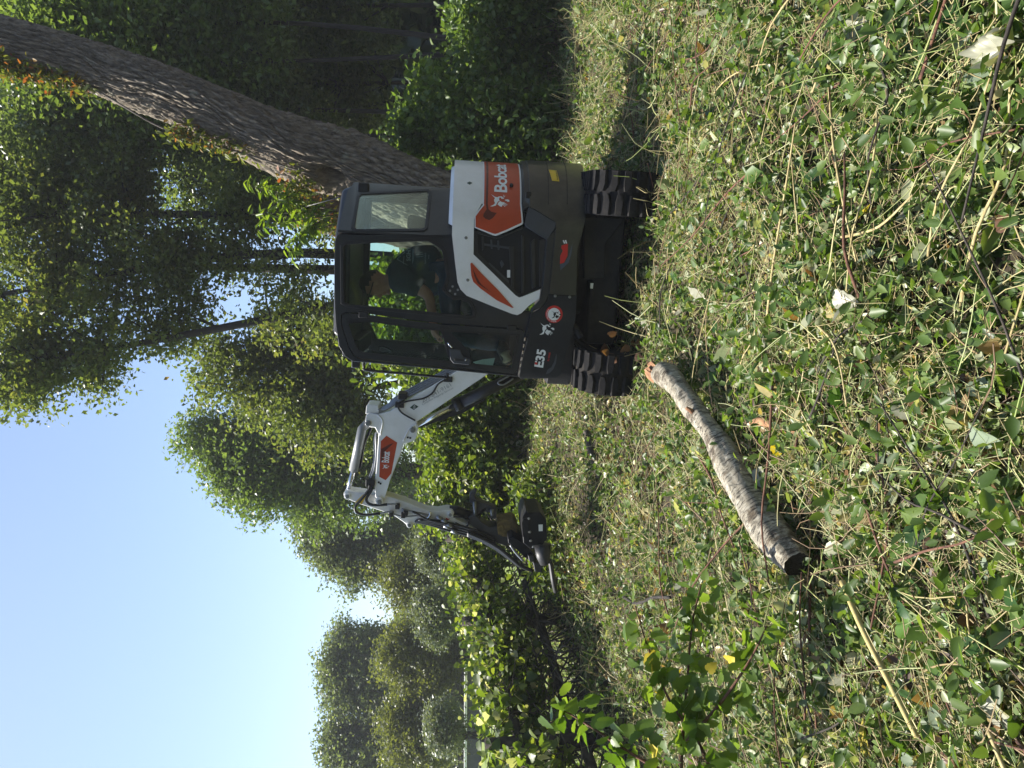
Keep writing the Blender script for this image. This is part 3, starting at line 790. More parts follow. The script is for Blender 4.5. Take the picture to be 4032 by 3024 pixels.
panel('mulcher_hood', [PL(KE, [(680, 690), (700, 640), (770, 630), (772, 900), (770, 930), (690, 870)], -0.035)], flat(-0.035), 0.44, M_mulch, mul, 0, (), 0.01)
panel('rating_plate', [PL(KE, [(897, 716), (952, 714), (952, 800), (900, 802)], -0.022)], flat(-0.022), 0.003, M_decal, mul, 0, (), 0)
tube('hydraulic_motor', [P3(KE, (945, 985), -0.05), P3(KE, (960, 1130), -0.05), P3(KE, (975, 1230), -0.05)], [0.075, 0.065, 0.04], M_greyiron, mul, n=18)
em('mulcher_frame', [(500, 900), (560, 870), (700, 960), (830, 1080), (870, 1200), (800, 1210), (700, 1130), (560, 1000), (500, 960)], 0.5, M_mulch, 0.05, 0.01)
em('mulcher_bracket', [(760, 1120), (830, 1125), (835, 1200), (775, 1205)], 0.12, M_greyiron, 0.0)
tube('hose', spline([P3(KE, p, 0.05) for p in ((530, 980), (600, 1080), (700, 1190))], 5), 0.012, M_steel, mul)
bar = [P3(KE, p, -0.05) for p in ((1030, 1175), (1060, 1240), (1085, 1420), (1125, 1600))]
tube('front_deflector_bar', bar, 0.022, M_greyiron, mul, n=4)
em('deflector', [(830, 1215), (940, 1225), (945, 1345), (850, 1335)], 0.4, M_greyiron, 0.0, 0.006)
for k in range(3):
    hose(KE, [(-30, 820 + 15 * k), (170, 905 + 14 * k), (360, 1010 + 16 * k), (560, 1170 + 10 * k), (660, 1250 + 5 * k), (830, 1325)], YA - 0.06 + 0.02 * k, 0.017)
for c in ((770, 632), (785, 808), (795, 922), (830, 1000), (880, 1105)):
    q = P3(KE, c, -0.04); cyl('mulcher_bolt', q, q - Vector((0, 0.012, 0)), 0.012, M_steel, mul, n=10)

# ---------------- undercarriage (tracks turned towards the viewer)
UC = Matrix.Translation((-0.06, 0, 0)) @ Matrix.Rotation(R(-5), 4, 'Z')
def ub(name, lo, hi, mat, par, bevel=0.01): return box(name, lo, hi, mat, par, bevel, UC)
ub('carbody', (-0.52, -0.55, 0.22), (0.52, 0.55, 0.46), M_iron, E_, 0.03)
cyl('slew_ring', (0, 0, 0.44), (0, 0, zb - 0.04), 0.42, M_iron, E_, n=40)
# dozer blade on the far end
bl = bmesh.new(); box_bm(bl, (-0.86, 1.18, 0.04), (0.86, 1.23, 0.40), UC); bm_obj('dozer_blade', bl, M_iron, E_, bevel=0.01)
for s in (-1, 1):
    ub('blade_arm', (0.32 * s - 0.05, 0.45, 0.16), (0.32 * s + 0.05, 1.19, 0.27), M_iron, E_)
TR, TL = 0.245, 0.76            # end radius, half straight length
PER = 4 * TL + 2 * math.pi * TR
def stad(t, rad_off=0.0):
    """point (a,z), tangent angle on the track loop"""
    t %= PER; r = TR + rad_off
    if t < 2 * TL: return (-TL + t, -r), 0.0
    t -= 2 * TL
    if t < math.pi * TR:
        th = t / TR; return (TL + r * math.sin(th), -r * math.cos(th)), th
    t -= math.pi * TR
    if t < 2 * TL: return (TL - t, r), math.pi
    t -= 2 * TL; th = t / TR
    return (-TL - r * math.sin(th), r * math.cos(th)), math.pi + th
ZC = TR + 0.05
def lug_mesh(side):
    bm = bmesh.new()
    w0, w1 = (0.012, 0.155)
    V = []
    for (x, a) in ((w0, -0.020), (w0 + 0.05, -0.030), (w1, -0.026), (w1, 0.026), (w0 + 0.05, 0.030), (w0, 0.012)):
        V.append((x * side, a))
    lo = [bm.verts.new((x, a * 1.15, -0.012)) for x, a in V]
    hi = [bm.verts.new((x * 0.985 + 0.001 * side, a * 0.8, 0.026)) for x, a in V]
    n = len(V); bm.faces.new(hi); bm.faces.new(lo[::-1])
    for i in range(n): bm.faces.new([lo[i], lo[(i + 1) % n], hi[(i + 1) % n], hi[i]])
    bmesh.ops.recalc_face_normals(bm, faces=bm.faces)
    me = bpy.data.meshes.new('lug'); bm.to_mesh(me); bm.free(); me.materials.append(M_rubber)
    return me
LUG = {s: lug_mesh(s) for s in (-1, 1)}
for s in (-1, 1):
    cx = 0.665 * s
    NB = 96; V = []; F = []
    ring = [(-0.16, -0.018), (0.16, -0.018), (0.16, 0.012), (-0.16, 0.012)]
    for i in range(NB):
        for (x, o) in ring:
            (a, z), _ = stad(PER * i / NB, o)
            V.append(UC @ Vector((cx + x, a, ZC + z)))
    for i in range(NB):
        for k in range(4):
            F.append([i * 4 + k, i * 4 + (k + 1) % 4, ((i + 1) % NB) * 4 + (k + 1) % 4, ((i + 1) % NB) * 4 + k])
    bm = bmesh.new(); bv = [bm.verts.new(v) for v in V]
    for f in F: bm.faces.new([bv[i] for i in f])
    trk = bm_obj('track', bm, M_rubber, E_)
    NP = 54
    for i in range(NP):
        for q, side in ((0.0, -1), (0.5, 1)):
            (a, z), th = stad(PER * (i + q) / NP, 0.012)
            m = UC @ Matrix.Translation((cx, a, ZC + z)) @ Matrix.Rotation(th, 4, 'X') @ Matrix.Rotation(math.pi, 4, 'X') @ Matrix.Rotation(math.pi, 4, 'Z')
            o = link('lug', LUG[side], None, trk); o.matrix_local = m
    for a in (-TL, TL):
        p = UC @ Vector((cx - 0.11, a, ZC)); q = UC @ Vector((cx + 0.11, a, ZC))
        cyl('idler' if a < 0 else 'sprocket', p, q, TR - 0.02, M_iron, trk, n=32, bevel=0.01)
        cyl('hub', UC @ Vector((cx - 0.13, a, ZC)), UC @ Vector((cx + 0.13, a, ZC)), 0.09, M_iron, trk, n=20)
    for a in (-0.45, -0.15, 0.15, 0.45):
        cyl('roller', UC @ Vector((cx - 0.10, a, ZC - 0.15)), UC @ Vector((cx + 0.10, a, ZC - 0.15)), 0.075, M_iron, trk, n=20)
    box('track_frame', (cx - 0.075, -0.62, ZC - 0.10), (cx + 0.075, 0.62, ZC + 0.11), M_iron, trk, 0.02, UC)
# frame plates seen between the tracks
panel('lower_plate', [PL(KG, [(740, 760), (1340, 770), (1050, 1150), (1040, 1660), (740, 1660)], -0.62)], flat(-0.62), 0.08, M_iron, E_, 0, (), 0.01)
tube('brace', [P3(KH, (430, 625), -0.7), P3(KH, (520, 770), -0.72)], 0.025, M_iron, E_, n=4)
panel('plate_tag', [PL(KH, [(622, 178), (655, 180), (648, 240), (620, 236)], -0.625)], flat(-0.625), 0.003, M_decal, E_, 0, (), 0)

# ------------------------------------------------------------------ operator
from mathutils.bvhtree import BVHTree
def EP(K, p, ly): return EXM @ P3(K, p, ly)
def skin_mesh(verts, radii, edges, root=0, sub=2):
    me = bpy.data.meshes.new('skin')
    me.from_pydata([tuple(v) for v in verts], edges, [])
    o = bpy.data.objects.new('skin', me); COL.objects.link(o)
    o.modifiers.new('s', 'SKIN')
    sv = me.skin_vertices[0].data
    for i, r in enumerate(radii):
        sv[i].radius = (r, r) if not isinstance(r, tuple) else r
        sv[i].use_root = (i == root)
    m = o.modifiers.new('d', 'SUBSURF'); m.levels = sub; m.render_levels = sub
    dg = bpy.context.evaluated_depsgraph_get()
    out = bpy.data.meshes.new_from_object(o.evaluated_get(dg))
    bpy.data.objects.remove(o); bpy.data.meshes.remove(me)
    return out
def remesh(parts, voxel, iters=4):
    """fuse meshes into one continuous surface"""
    bm = bmesh.new()
    for p in parts: bm.from_mesh(p)
    me = bpy.data.meshes.new('m'); bm.to_mesh(me); bm.free()
    o = bpy.data.objects.new('m', me); COL.objects.link(o)
    m = o.modifiers.new('r', 'REMESH'); m.mode = 'VOXEL'; m.voxel_size = voxel; m.use_smooth_shade = True
    m = o.modifiers.new('s', 'SMOOTH'); m.iterations = iters; m.factor = 0.5
    dg = bpy.context.evaluated_depsgraph_get()
    out = bpy.data.meshes.new_from_object(o.evaluated_get(dg))
    bpy.data.objects.remove(o); bpy.data.meshes.remove(me)
    smooth(out)
    return out
def ball(center, rad, rot=None, fn=None, seg=24):
    bm = bmesh.new(); bmesh.ops.create_uvsphere(bm, u_segments=seg, v_segments=seg // 2 + 2, radius=1)
    for v in bm.verts:
        c = v.co.copy()
        if fn: c = fn(c)
        c = Vector((c.x * rad[0], c.y * rad[1], c.z * rad[2]))
        if rot: c = rot @ c
        v.co = c + Vector(center)
    me = bpy.data.meshes.new('b'); bm.to_mesh(me); bm.free(); return me

YP = -0.34
J = dict(pelvis=EP(KC, (1690, 430), YP), belly=EP(KC, (1450, 500), YP), chest=EP(KC, (1190, 480), YP), up=EP(KC, (1000, 550), YP), nb=EP(KC, (895, 640), YP), nk=EP(KC, (830, 665), YP), h0=EP(KC, (760, 685), YP), h1=EP(KC, (650, 680), YP))
for s, y in (('L', YP - 0.19), ('R', YP + 0.19)):
    J['sh' + s] = EP(KC, (1010, 600), y)
    J['el' + s] = EP(KC, (1440, 850), y - (0.05 if s == 'L' else -0.05))
    J['wr' + s] = EP(KD, (1068, 262), y + (0.02 if s == 'L' else -0.02))
    J['ha' + s] = EP(KD, (1088, 318), y + (0.03 if s == 'L' else -0.03))
    J['hi' + s] = EP(KC, (1720, 560), YP + (-0.10 if s == 'L' else 0.10))
    J['kn' + s] = EP(KD, (1250, 330), YP + (-0.15 if s == 'L' else 0.15))
    J['an' + s] = EP(KD, (1760, 420), YP + (-0.13 if s == 'L' else 0.13))
    J['to' + s] = EP(KD, (1840, 620), YP + (-0.13 if s == 'L' else 0.13))
names = list(J); ix = {n: i for i, n in enumerate(names)}
rad = dict(pelvis=.16, belly=.185, chest=.18, up=.13, nb=.075, nk=.062, h0=.068, h1=.075)
for s in 'LR': rad.update({'sh' + s: .075, 'el' + s: .047, 'wr' + s: .033, 'ha' + s: .036, 'hi' + s: .095, 'kn' + s: .062, 'an' + s: .045, 'to' + s: .04})
ed = [('pelvis', 'belly'), ('belly', 'chest'), ('chest', 'up'), ('up', 'nb'), ('nb', 'nk'), ('nk', 'h0'), ('h0', 'h1')]
for s in 'LR': ed += [('up', 'sh' + s), ('sh' + s, 'el' + s), ('el' + s, 'wr' + s), ('wr' + s, 'ha' + s), ('pelvis', 'hi' + s), ('hi' + s, 'kn' + s), ('kn' + s, 'an' + s), ('an' + s, 'to' + s)]
V = [J[n] for n in names]; RD = [rad[n] for n in names]; ED = [(ix[a], ix[b]) for a, b in ed]
# fingers curl round the control grip
for s in 'LR':
    w = J['wr' + s]; h = J['ha' + s]; fd = (h - w).normalized(); sd = Vector((0, 1, 0)); dn = Vector((0, 0, -1))
    for k in range(4):
        b = h + sd * (0.024 * (k - 1.5)) + fd * 0.012
        L = (0.030, 0.034, 0.032, 0.025)[k]
        p1 = b + fd * L; p2 = p1 + (dn * 0.9 + fd * 0.3).normalized() * L * 0.9; p3 = p2 + (dn * 0.5 - fd * 0.8).normalized() * L * 0.75
        i0 = len(V); V += [b, p1, p2, p3]; RD += [.011, .0095, .009, .008]; ED += [(ix['ha' + s], i0), (i0, i0 + 1), (i0 + 1, i0 + 2), (i0 + 2, i0 + 3)]
    b = h - fd * 0.03 - sd * 0.032; p1 = b + fd * 0.03 - sd * 0.012 + dn * 0.015; p2 = p1 + fd * 0.025 + dn * 0.022 + sd * 0.012
    i0 = len(V); V += [b, p1, p2]; RD += [.013, .011, .009]; ED += [(ix['wr' + s], i0), (i0, i0 + 1), (i0 + 1, i0 + 2)]
body = skin_mesh(V, RD, ED)
hr = EXM.to_3x3().to_4x4() @ Matrix.Rotation(R(-8), 4, 'Y')      # head frame: -x is the face
hc = EP(KC, (655, 680), YP)
def headf(c):
    x, y, z = c
    if x < 0 and z < 0: x *= 0.96; y *= 1 - 0.18 * (-z)
    if z < -0.3: x = x * (1 + 0.25 * z) - 0.12 * (-0.3 - z)
    return Vector((x, y, z))
H3 = hr.to_3x3()
hd = ball(hc, (0.100, 0.078, 0.122), H3, headf)
nose = ball(hc + H3 @ Vector((-0.104, 0, -0.022)), (0.018, 0.014, 0.024), H3)
brow = ball(hc + H3 @ Vector((-0.085, 0, 0.018)), (0.016, 0.05, 0.012), H3)
chin = ball(hc + H3 @ Vector((-0.082, 0, -0.098)), (0.022, 0.03, 0.02), H3)
lips = ball(hc + H3 @ Vector((-0.094, 0, -0.064)), (0.012, 0.024, 0.010), H3)
ears = [ball(hc + H3 @ Vector((0.012, s * 0.079, -0.012)), (0.020, 0.010, 0.032), H3) for s in (-1, 1)]
M_skin = pmat('weathered_skin', (0.42, 0.20, 0.125), 0.5, var=0.15, scale=20)
pme = remesh([body, hd, nose, brow, chin, lips] + ears, 0.0075, 3)
pme.name = 'person'
person = link('person', pme, M_skin)
tag(person, 'person in dark green t-shirt and jeans seated at the controls inside the excavator cab', 'person')
M_shirt = pmat('dark_green_cotton', (0.022, 0.042, 0.045), 0.85, var=0.2, scale=14, bump=0.25, bscale=25)
M_jean = pmat('blue_denim', (0.028, 0.05, 0.085), 0.85, var=0.25, scale=40)
nm = ['pelvis', 'belly', 'chest', 'up', 'nb'] + [a + s for a in ('sh', 'el') for s in 'LR']
sv = [J[n] for n in nm[:5]]; sr_ = [.195, .222, .212, .158, .088]
se = [(0, 1), (1, 2), (2, 3), (3, 4)]
for s in 'LR':
    a = J['sh' + s]; b = J['el' + s]
    i0 = len(sv); sv += [a, a.lerp(b, 0.45), a.lerp(b, 0.78)]; sr_ += [.115, .092, .088]; se += [(3, i0), (i0, i0 + 1), (i0 + 1, i0 + 2)]
shm = remesh([skin_mesh(sv, sr_, se)], 0.012, 3)
shirt = link('shirt', shm, M_shirt, person)
jv = [J['pelvis']]; jr = [.17]; je = []
for s in 'LR':
    i0 = len(jv); jv += [J['hi' + s], J['kn' + s], J['an' + s]]; jr += [.11, .075, .062]; je += [(0, i0), (i0, i0 + 1), (i0 + 1, i0 + 2)]
jeans = link('jeans', remesh([skin_mesh(jv, jr, je)], 0.012, 3), M_jean, person)
M_hair = pmat('short_dark_hair', (0.022, 0.018, 0.014), 0.7, bump=0.6, bscale=200)
def hairf(c):
    return Vector((c.x * 1.05 + 0.02, c.y * 1.06, c.z * 1.05))
bm = bmesh.new(); bmesh.ops.create_uvsphere(bm, u_segments=32, v_segments=20, radius=1)
kill = [v for v in bm.verts if v.co.z < 0.30 - 0.75 * max(0, v.co.x) + (0.25 if v.co.x < -0.3 else 0)]
bmesh.ops.delete(bm, geom=kill, context='VERTS')
for v in bm.verts:
    c = headf(v.co.copy()); v.co = hc + H3 @ Vector((c.x * 0.1045 + 0.002, c.y * 0.083, c.z * 0.128))
hair = bm_obj('hair', bm, M_hair, person, sm=True)
gl_ = hc + H3 @ Vector((-0.09, 0, 0.05))
tube('glasses_arm', [hc + H3 @ Vector((0.012, -0.084, 0.005)), hc + H3 @ Vector((-0.05, -0.086, 0.03)), hc + H3 @ Vector((-0.092, -0.072, 0.052))], 0.004, M_hose, person)
mb = ball(gl_ + H3 @ Vector((-0.012, 0, 0.0)), (0.012, 0.068, 0.021), H3); mb.name = 'sunglasses'; link('sunglasses', mb, M_hose, person); smooth(mb)
M_boot = pmat('brown_boot', (0.05, 0.032, 0.02), 0.7)
for s in 'LR':
    a, b_ = J['an' + s], J['to' + s]
    bt = remesh([skin_mesh([a + Vector((0, 0, 0.05)), a, a.lerp(b_, 0.5), b_], [.064, .066, .060, .054], [(0, 1), (1, 2), (2, 3)])], 0.012, 2)
    link('boot', bt, M_boot, person)
# printed back of the shirt
bvh = BVHTree.FromPolygons([v.co.copy() for v in shm.vertices], [tuple(p.vertices) for p in shm.polygons])
def onshirt(u, v, off=0.003):
    d = ray(*KC(u, -v)); h = bvh.ray_cast(CAM, d)
    if h[0] is None: return CAM + d * 6.0
    return h[0] - d * off
M_print = pmat('pale_print', (0.32, 0.40, 0.40), 0.8)
lettering('lettering', 'SGH', onshirt, (1168, -345), (1172, -215), 1, M_print, person, bold=0.02) if False else None
def onshirt2(u, v, off=0.003): return onshirt(v, -u, off)     # u runs to picture right, v is image x (down)
def shirt_text(body, x, y0, y1, h, bold=0.0, shear=0.0):
    V, F = text_mesh(body, 1, bold, 1, shear); V = V - V.min(0)
    w, hh = V[:, 0].max(), V[:, 1].max()
    P = []
    for a, b in V:
        d = ray(*KC(x - b / hh * h, y0 + (y1 - y0) * a / w)); q = bvh.ray_cast(CAM, d)
        P.append((q[0] - d * 0.003) if q[0] is not None else CAM + d * 6.05)
    mesh_obj('lettering', P, F, M_print, person)
shirt_text('SGH', 1168, 360, 205, 62, 0.03)
shirt_text('Enterprises', 1222, 360, 195, 26)
shirt_text('Complete Property', 1395, 400, 240, 26, shear=0.4)
shirt_text('Services', 1440, 330, 270, 22, shear=0.4)
def shirt_poly(name, pts):
    P = []
    for p in pts:
        d = ray(*KC(*p)); q = bvh.ray_cast(CAM, d)
        P.append((q[0] - d * 0.003) if q[0] is not None else CAM + d * 6.05)
    mesh_obj(name, P, [[i, (i + 1), (i + 1) + len(pts) // 2, i + len(pts) // 2] for i in range(len(pts) // 2 - 1)], M_print, person)
for a, b in (((970, 330), (1145, 168)), ((970, 330), (1130, 420)), ((1145, 168), (1180, 190)), ((1085, 190), (1065, 405)), ((1205, 175), (1198, 395)), ((1250, 300), (1350, 290)), ((1240, 230), (1340, 230)), ((1245, 265), (1350, 260))):
    dd = Vector((b[0] - a[0], b[1] - a[1])).normalized() * 6; nrm = (-dd.y, dd.x)
    A = [(a[0] + (b[0] - a[0]) * t, a[1] + (b[1] - a[1]) * t) for t in (0, .25, .5, .75, 1)]
    shirt_poly('shirt_print', A + [(x + nrm[0], y + nrm[1]) for x, y in A])
# control grips under the hands
for s in 'LR':
    h = EXI @ J['ha' + s]
    tube('joystick', [h + Vector((0.02, 0.0, -0.16)), h + Vector((-0.01, 0, -0.03)), h + Vector((-0.015, 0, 0.015))], [0.012, 0.016, 0.02], M_hose, E_)

# ------------------------------------------------------------------ ground
def sstep(a, b, x):
    t = np.clip((np.asarray(x, float) - a) / (b - a), 0, 1); return t * t * (3 - 2 * t)
def gh(x, y):
    x = np.asarray(x, float); y = np.asarray(y, float)
    rise = sstep(4.8, 10.0, y) * (0.12 + 0.42 * sstep(2.4, -0.6, x))
    bump = 0.022 * np.sin(2.3 * x + 1.1) * np.cos(1.9 * y + 0.4) + 0.014 * np.sin(5.1 * x - 2.2 * y) + 0.01 * np.sin(9.0 * x + 7.3 * y)
    near = np.clip(1.5 - np.hypot(x, y - 5) / 40, 0, 1)
    return rise + bump * near
def UV(u, v, Y): return at(v, 3024 - u, Y)

m, nt, b = node_mat('soil_and_mulch')
n1 = noise(nt, 6.0, 10, 0.7); n2 = noise(nt, 45.0, 6, 0.7)
r1 = ramp(nt, [(0.3, (0.018, 0.012, 0.008)), (0.5, (0.045, 0.034, 0.018)), (0.68, (0.09, 0.075, 0.038)), (0.8, (0.055, 0.062, 0.022))], n1.outputs['Fac'])
nt.links.new(r1.outputs[0], b.inputs['Base Color']); b.inputs['Roughness'].default_value = 0.95
bp_ = nt.nodes.new('ShaderNodeBump'); bp_.inputs['Strength'].default_value = 0.8; bp_.inputs['Distance'].default_value = 0.03
nt.links.new(n2.outputs['Fac'], bp_.inputs['Height']); nt.links.new(bp_.outputs[0], b.inputs['Normal'])
M_soil = m
def sheet(name, xs, ys, zf, mat):
    X, Y = np.meshgrid(xs, ys); Z = zf(X, Y)
    V = np.stack([X.ravel(), Y.ravel(), Z.ravel()], 1); nx = len(xs); ny = len(ys)
    i = (np.arange(ny - 1)[:, None] * nx + np.arange(nx - 1)[None]).ravel()
    return np_obj(name, V, [np.stack([i, i + 1, i + 1 + nx, i + nx], 1)], mat, sm=True)
gx = np.concatenate([-np.geomspace(400, 8, 14), np.linspace(-7.5, 7.5, 120), np.geomspace(8, 400, 14)])
gy = np.concatenate([[-60, -20, -6, -2], np.linspace(0, 14, 110), np.geomspace(14.5, 800, 18)])
ground = sheet('ground', gx, gy, gh, M_soil)
tag(ground, kind='structure')
# lawn beyond the fence
m, nt, b = node_mat('mown_lawn')
n1 = noise(nt, 3.0, 8, 0.7)
r1 = ramp(nt, [(0.3, (0.09, 0.13, 0.018)), (0.7, (0.15, 0.20, 0.035))], n1.outputs['Fac'])
nt.links.new(r1.outputs[0], b.inputs['Base Color']); b.inputs['Roughness'].default_value = 0.9
lawn = sheet('lawn', np.concatenate([-np.geomspace(120, 9, 8), np.linspace(-8, 1.5, 40)]), np.concatenate([np.linspace(2, 14, 24), np.geomspace(15, 60, 8)]),
             lambda X, Y: np.where(X + 3.95 - 0.363 * (Y - 4.8) > 0.0, gh(X, Y) - 0.05, gh(X, Y) + 0.03), m)
tag(lawn, kind='structure')

# ------------------------------------------------------------------ leaves
def tmpl_diamond(w=0.30, fold=0.10):
    return np.array([(0, 0, 0), (w, 0.45, fold), (0, 1, -0.02), (-w, 0.45, fold)]), [np.array([[0, 1, 2], [0, 2, 3]])]
def tmpl_tri(w=0.30):
    return np.array([(-w * 0.8, 0.1, 0.05), (w, 0.3, 0.05), (0, 1, -0.05)]), [np.array([[0, 1, 2]])]
def tmpl_six(w=0.33, fold=0.10, droop=0.12):
    return np.array([(0, 0, 0), (w * 0.9, 0.28, fold), (w * 0.75, 0.66, fold * 0.6 - droop * 0.4), (0, 1, -droop), (-w * 0.75, 0.66, fold * 0.6 - droop * 0.4), (-w * 0.9, 0.28, fold)]), [np.array([[0, 1, 2, 3], [0, 3, 4, 5]])]
def tmpl_broad(fold=0.08, droop=0.2):
    """heart-shaped, toothed leaf"""
    half = [(0.10, -0.10), (0.32, -0.06), (0.46, 0.12), (0.40, 0.26), (0.47, 0.38), (0.33, 0.52), (0.34, 0.64), (0.18, 0.80)]
    f = lambda x, y: fold * abs(x) * 2 - droop * y * y
    V = [(0, 0, 0)] + [(x, y, f(x, y)) for x, y in half] + [(0, 1.0, -droop)] + [(-x, y, f(x, y)) for x, y in reversed(half)]
    V.append((0, 0.5, -droop * 0.25)); k = len(V) - 1
    n = k
    T = []
    for i in range(n):
        T.append([k, i, (i + 1) % n])
    return np.array(V), [np.array(T)]
def unit(a): return a / (np.linalg.norm(a, axis=-1, keepdims=True) + 1e-9)
def leaf_field(C, S, N, D, tmpl):
    V0, F0 = tmpl
    N = unit(N); D = unit(D - N * (D * N).sum(1, keepdims=True)); B = np.cross(D, N)
    V = C[:, None] + S[:, None, None] * (V0[None, :, 0, None] * B[:, None] + V0[None, :, 1, None] * D[:, None] + V0[None, :, 2, None] * N[:, None])
    k = len(V0); F = []
    for f in F0:
        F.append((f[None] + (np.arange(len(C)) * k)[:, None, None]).reshape(-1, f.shape[1]))
    per = sum(len(f) for f in F0)
    return V.reshape(-1, 3), F, per
def rand_frames(n, up=0.8, droop=0.0):
    N = unit(RNG.normal(size=(n, 3)) + np.array([0, 0, up * 2]))
    D = unit(RNG.normal(size=(n, 3)) + np.array([0, 0, -droop * 2]))
    return N, D
def leaf_obj(name, C, S, mat, tmpl, parent=None, up=0.8, droop=0.0, rnd=None):
    n = len(C); N, D = rand_frames(n, up, droop)
    V, F, per = leaf_field(np.asarray(C), np.asarray(S), N, D, tmpl)
    r = RNG.random(n) if rnd is None else rnd
    return np_obj(name, V, F, mat, parent, rnd=np.repeat(r, per))

L_far = leaf_mat('far_foliage', [(0, (0.065, 0.090, 0.045)), (0.6, (0.105, 0.14, 0.068)), (1, (0.15, 0.18, 0.09))], 0.5)
L_pale = leaf_mat('pale_green_foliage', [(0, (0.060, 0.10, 0.028)), (0.6, (0.10, 0.155, 0.045)), (1, (0.15, 0.20, 0.065))], 0.5)
L_olive = leaf_mat('olive_foliage', [(0, (0.062, 0.090, 0.026)), (0.6, (0.10, 0.135, 0.042)), (0.95, (0.15, 0.16, 0.05)), (1, (0.19, 0.12, 0.05))], 0.5)
L_dark = leaf_mat('dark_forest_foliage', [(0, (0.052, 0.082, 0.032)), (0.6, (0.095, 0.135, 0.055)), (1, (0.15, 0.19, 0.085))], 0.5, rough=0.25, spec=0.7)
L_willow = leaf_mat('yellow_olive_foliage', [(0, (0.075, 0.092, 0.02)), (1, (0.13, 0.15, 0.04))], 0.5)
L_silver = leaf_mat('silver_green_foliage', [(0, (0.06, 0.085, 0.045)), (1, (0.17, 0.20, 0.12))], 0.3)
L_bush = leaf_mat('bush_foliage', [(0, (0.045, 0.085, 0.018)), (0.55, (0.085, 0.145, 0.032)), (0.9, (0.14, 0.20, 0.05)), (0.97, (0.20, 0.22, 0.12)), (1, (0.3, 0.31, 0.22))], 0.48)
L_vine = leaf_mat('vine_foliage', [(0, (0.045, 0.080, 0.014)), (0.5, (0.095, 0.145, 0.022)), (0.85, (0.16, 0.20, 0.035)), (0.93, (0.33, 0.34, 0.24)), (1, (0.45, 0.45, 0.36))], 0.5)
L_spray = leaf_mat('bright_sumac_foliage', [(0, (0.09, 0.16, 0.015)), (1, (0.17, 0.24, 0.03))], 0.5)
L_creeper = leaf_mat('creeper_foliage', [(0, (0.06, 0.09, 0.015)), (0.7, (0.13, 0.15, 0.03)), (0.9, (0.20, 0.12, 0.03)), (1, (0.25, 0.07, 0.03))], 0.45)
L_sap = leaf_mat('sapling_foliage', [(0, (0.06, 0.12, 0.014)), (0.6, (0.10, 0.17, 0.022)), (1, (0.14, 0.21, 0.035))], 0.5)
L_litter = leaf_mat('litter_foliage', [(0, (0.035, 0.070, 0.014)), (0.3, (0.075, 0.135, 0.025)), (0.55, (0.13, 0.19, 0.045)), (0.68, (0.24, 0.29, 0.13)), (0.83, (0.42, 0.43, 0.29)), (0.91, (0.40, 0.33, 0.15)), (0.97, (0.20, 0.11, 0.05)), (1, (0.07, 0.04, 0.025))], 0.36, rough=0.38)

def bark(name, lo, hi, sc=8, stretch=(1, 1, 0.15), bump=0.6, lich=None):
    m, nt, b = node_mat(name)
    n = noise(nt, sc, 10, 0.68, stretch=stretch)
    r = ramp(nt, [(0.32, lo), (0.62, hi)], n.outputs['Fac'])
    out = r.outputs[0]
    if lich:
        n2 = noise(nt, 5, 6, 0.6); r2 = ramp(nt, [(0.62, (0, 0, 0)), (0.70, (1, 1, 1))], n2.outputs['Fac'])
        mx = nt.nodes.new('ShaderNodeMix'); mx.data_type = 'RGBA'
        ml = nt.nodes.new('ShaderNodeMath'); ml.operation = 'MULTIPLY'; ml.inputs[1].default_value = 0.6
        nt.links.new(r2.outputs[0], ml.inputs[0]); nt.links.new(ml.outputs[0], mx.inputs[0]); nt.links.new(out, mx.inputs[6]); mx.inputs[7].default_value = (*lich, 1)
        out = mx.outputs[2]
    nt.links.new(out, b.inputs['Base Color']); b.inputs['Roughness'].default_value = 0.92
    bp = nt.nodes.new('ShaderNodeBump'); bp.inputs['Strength'].default_value = bump; bp.inputs['Distance'].default_value = 0.03
    nt.links.new(n.outputs['Fac'], bp.inputs['Height']); nt.links.new(bp.outputs[0], b.inputs['Normal'])
    return m
M_bark = bark('grey_brown_bark', (0.035, 0.028, 0.022), (0.13, 0.11, 0.09))
M_darkbark = bark('dark_bark', (0.010, 0.008, 0.007), (0.036, 0.030, 0.025))

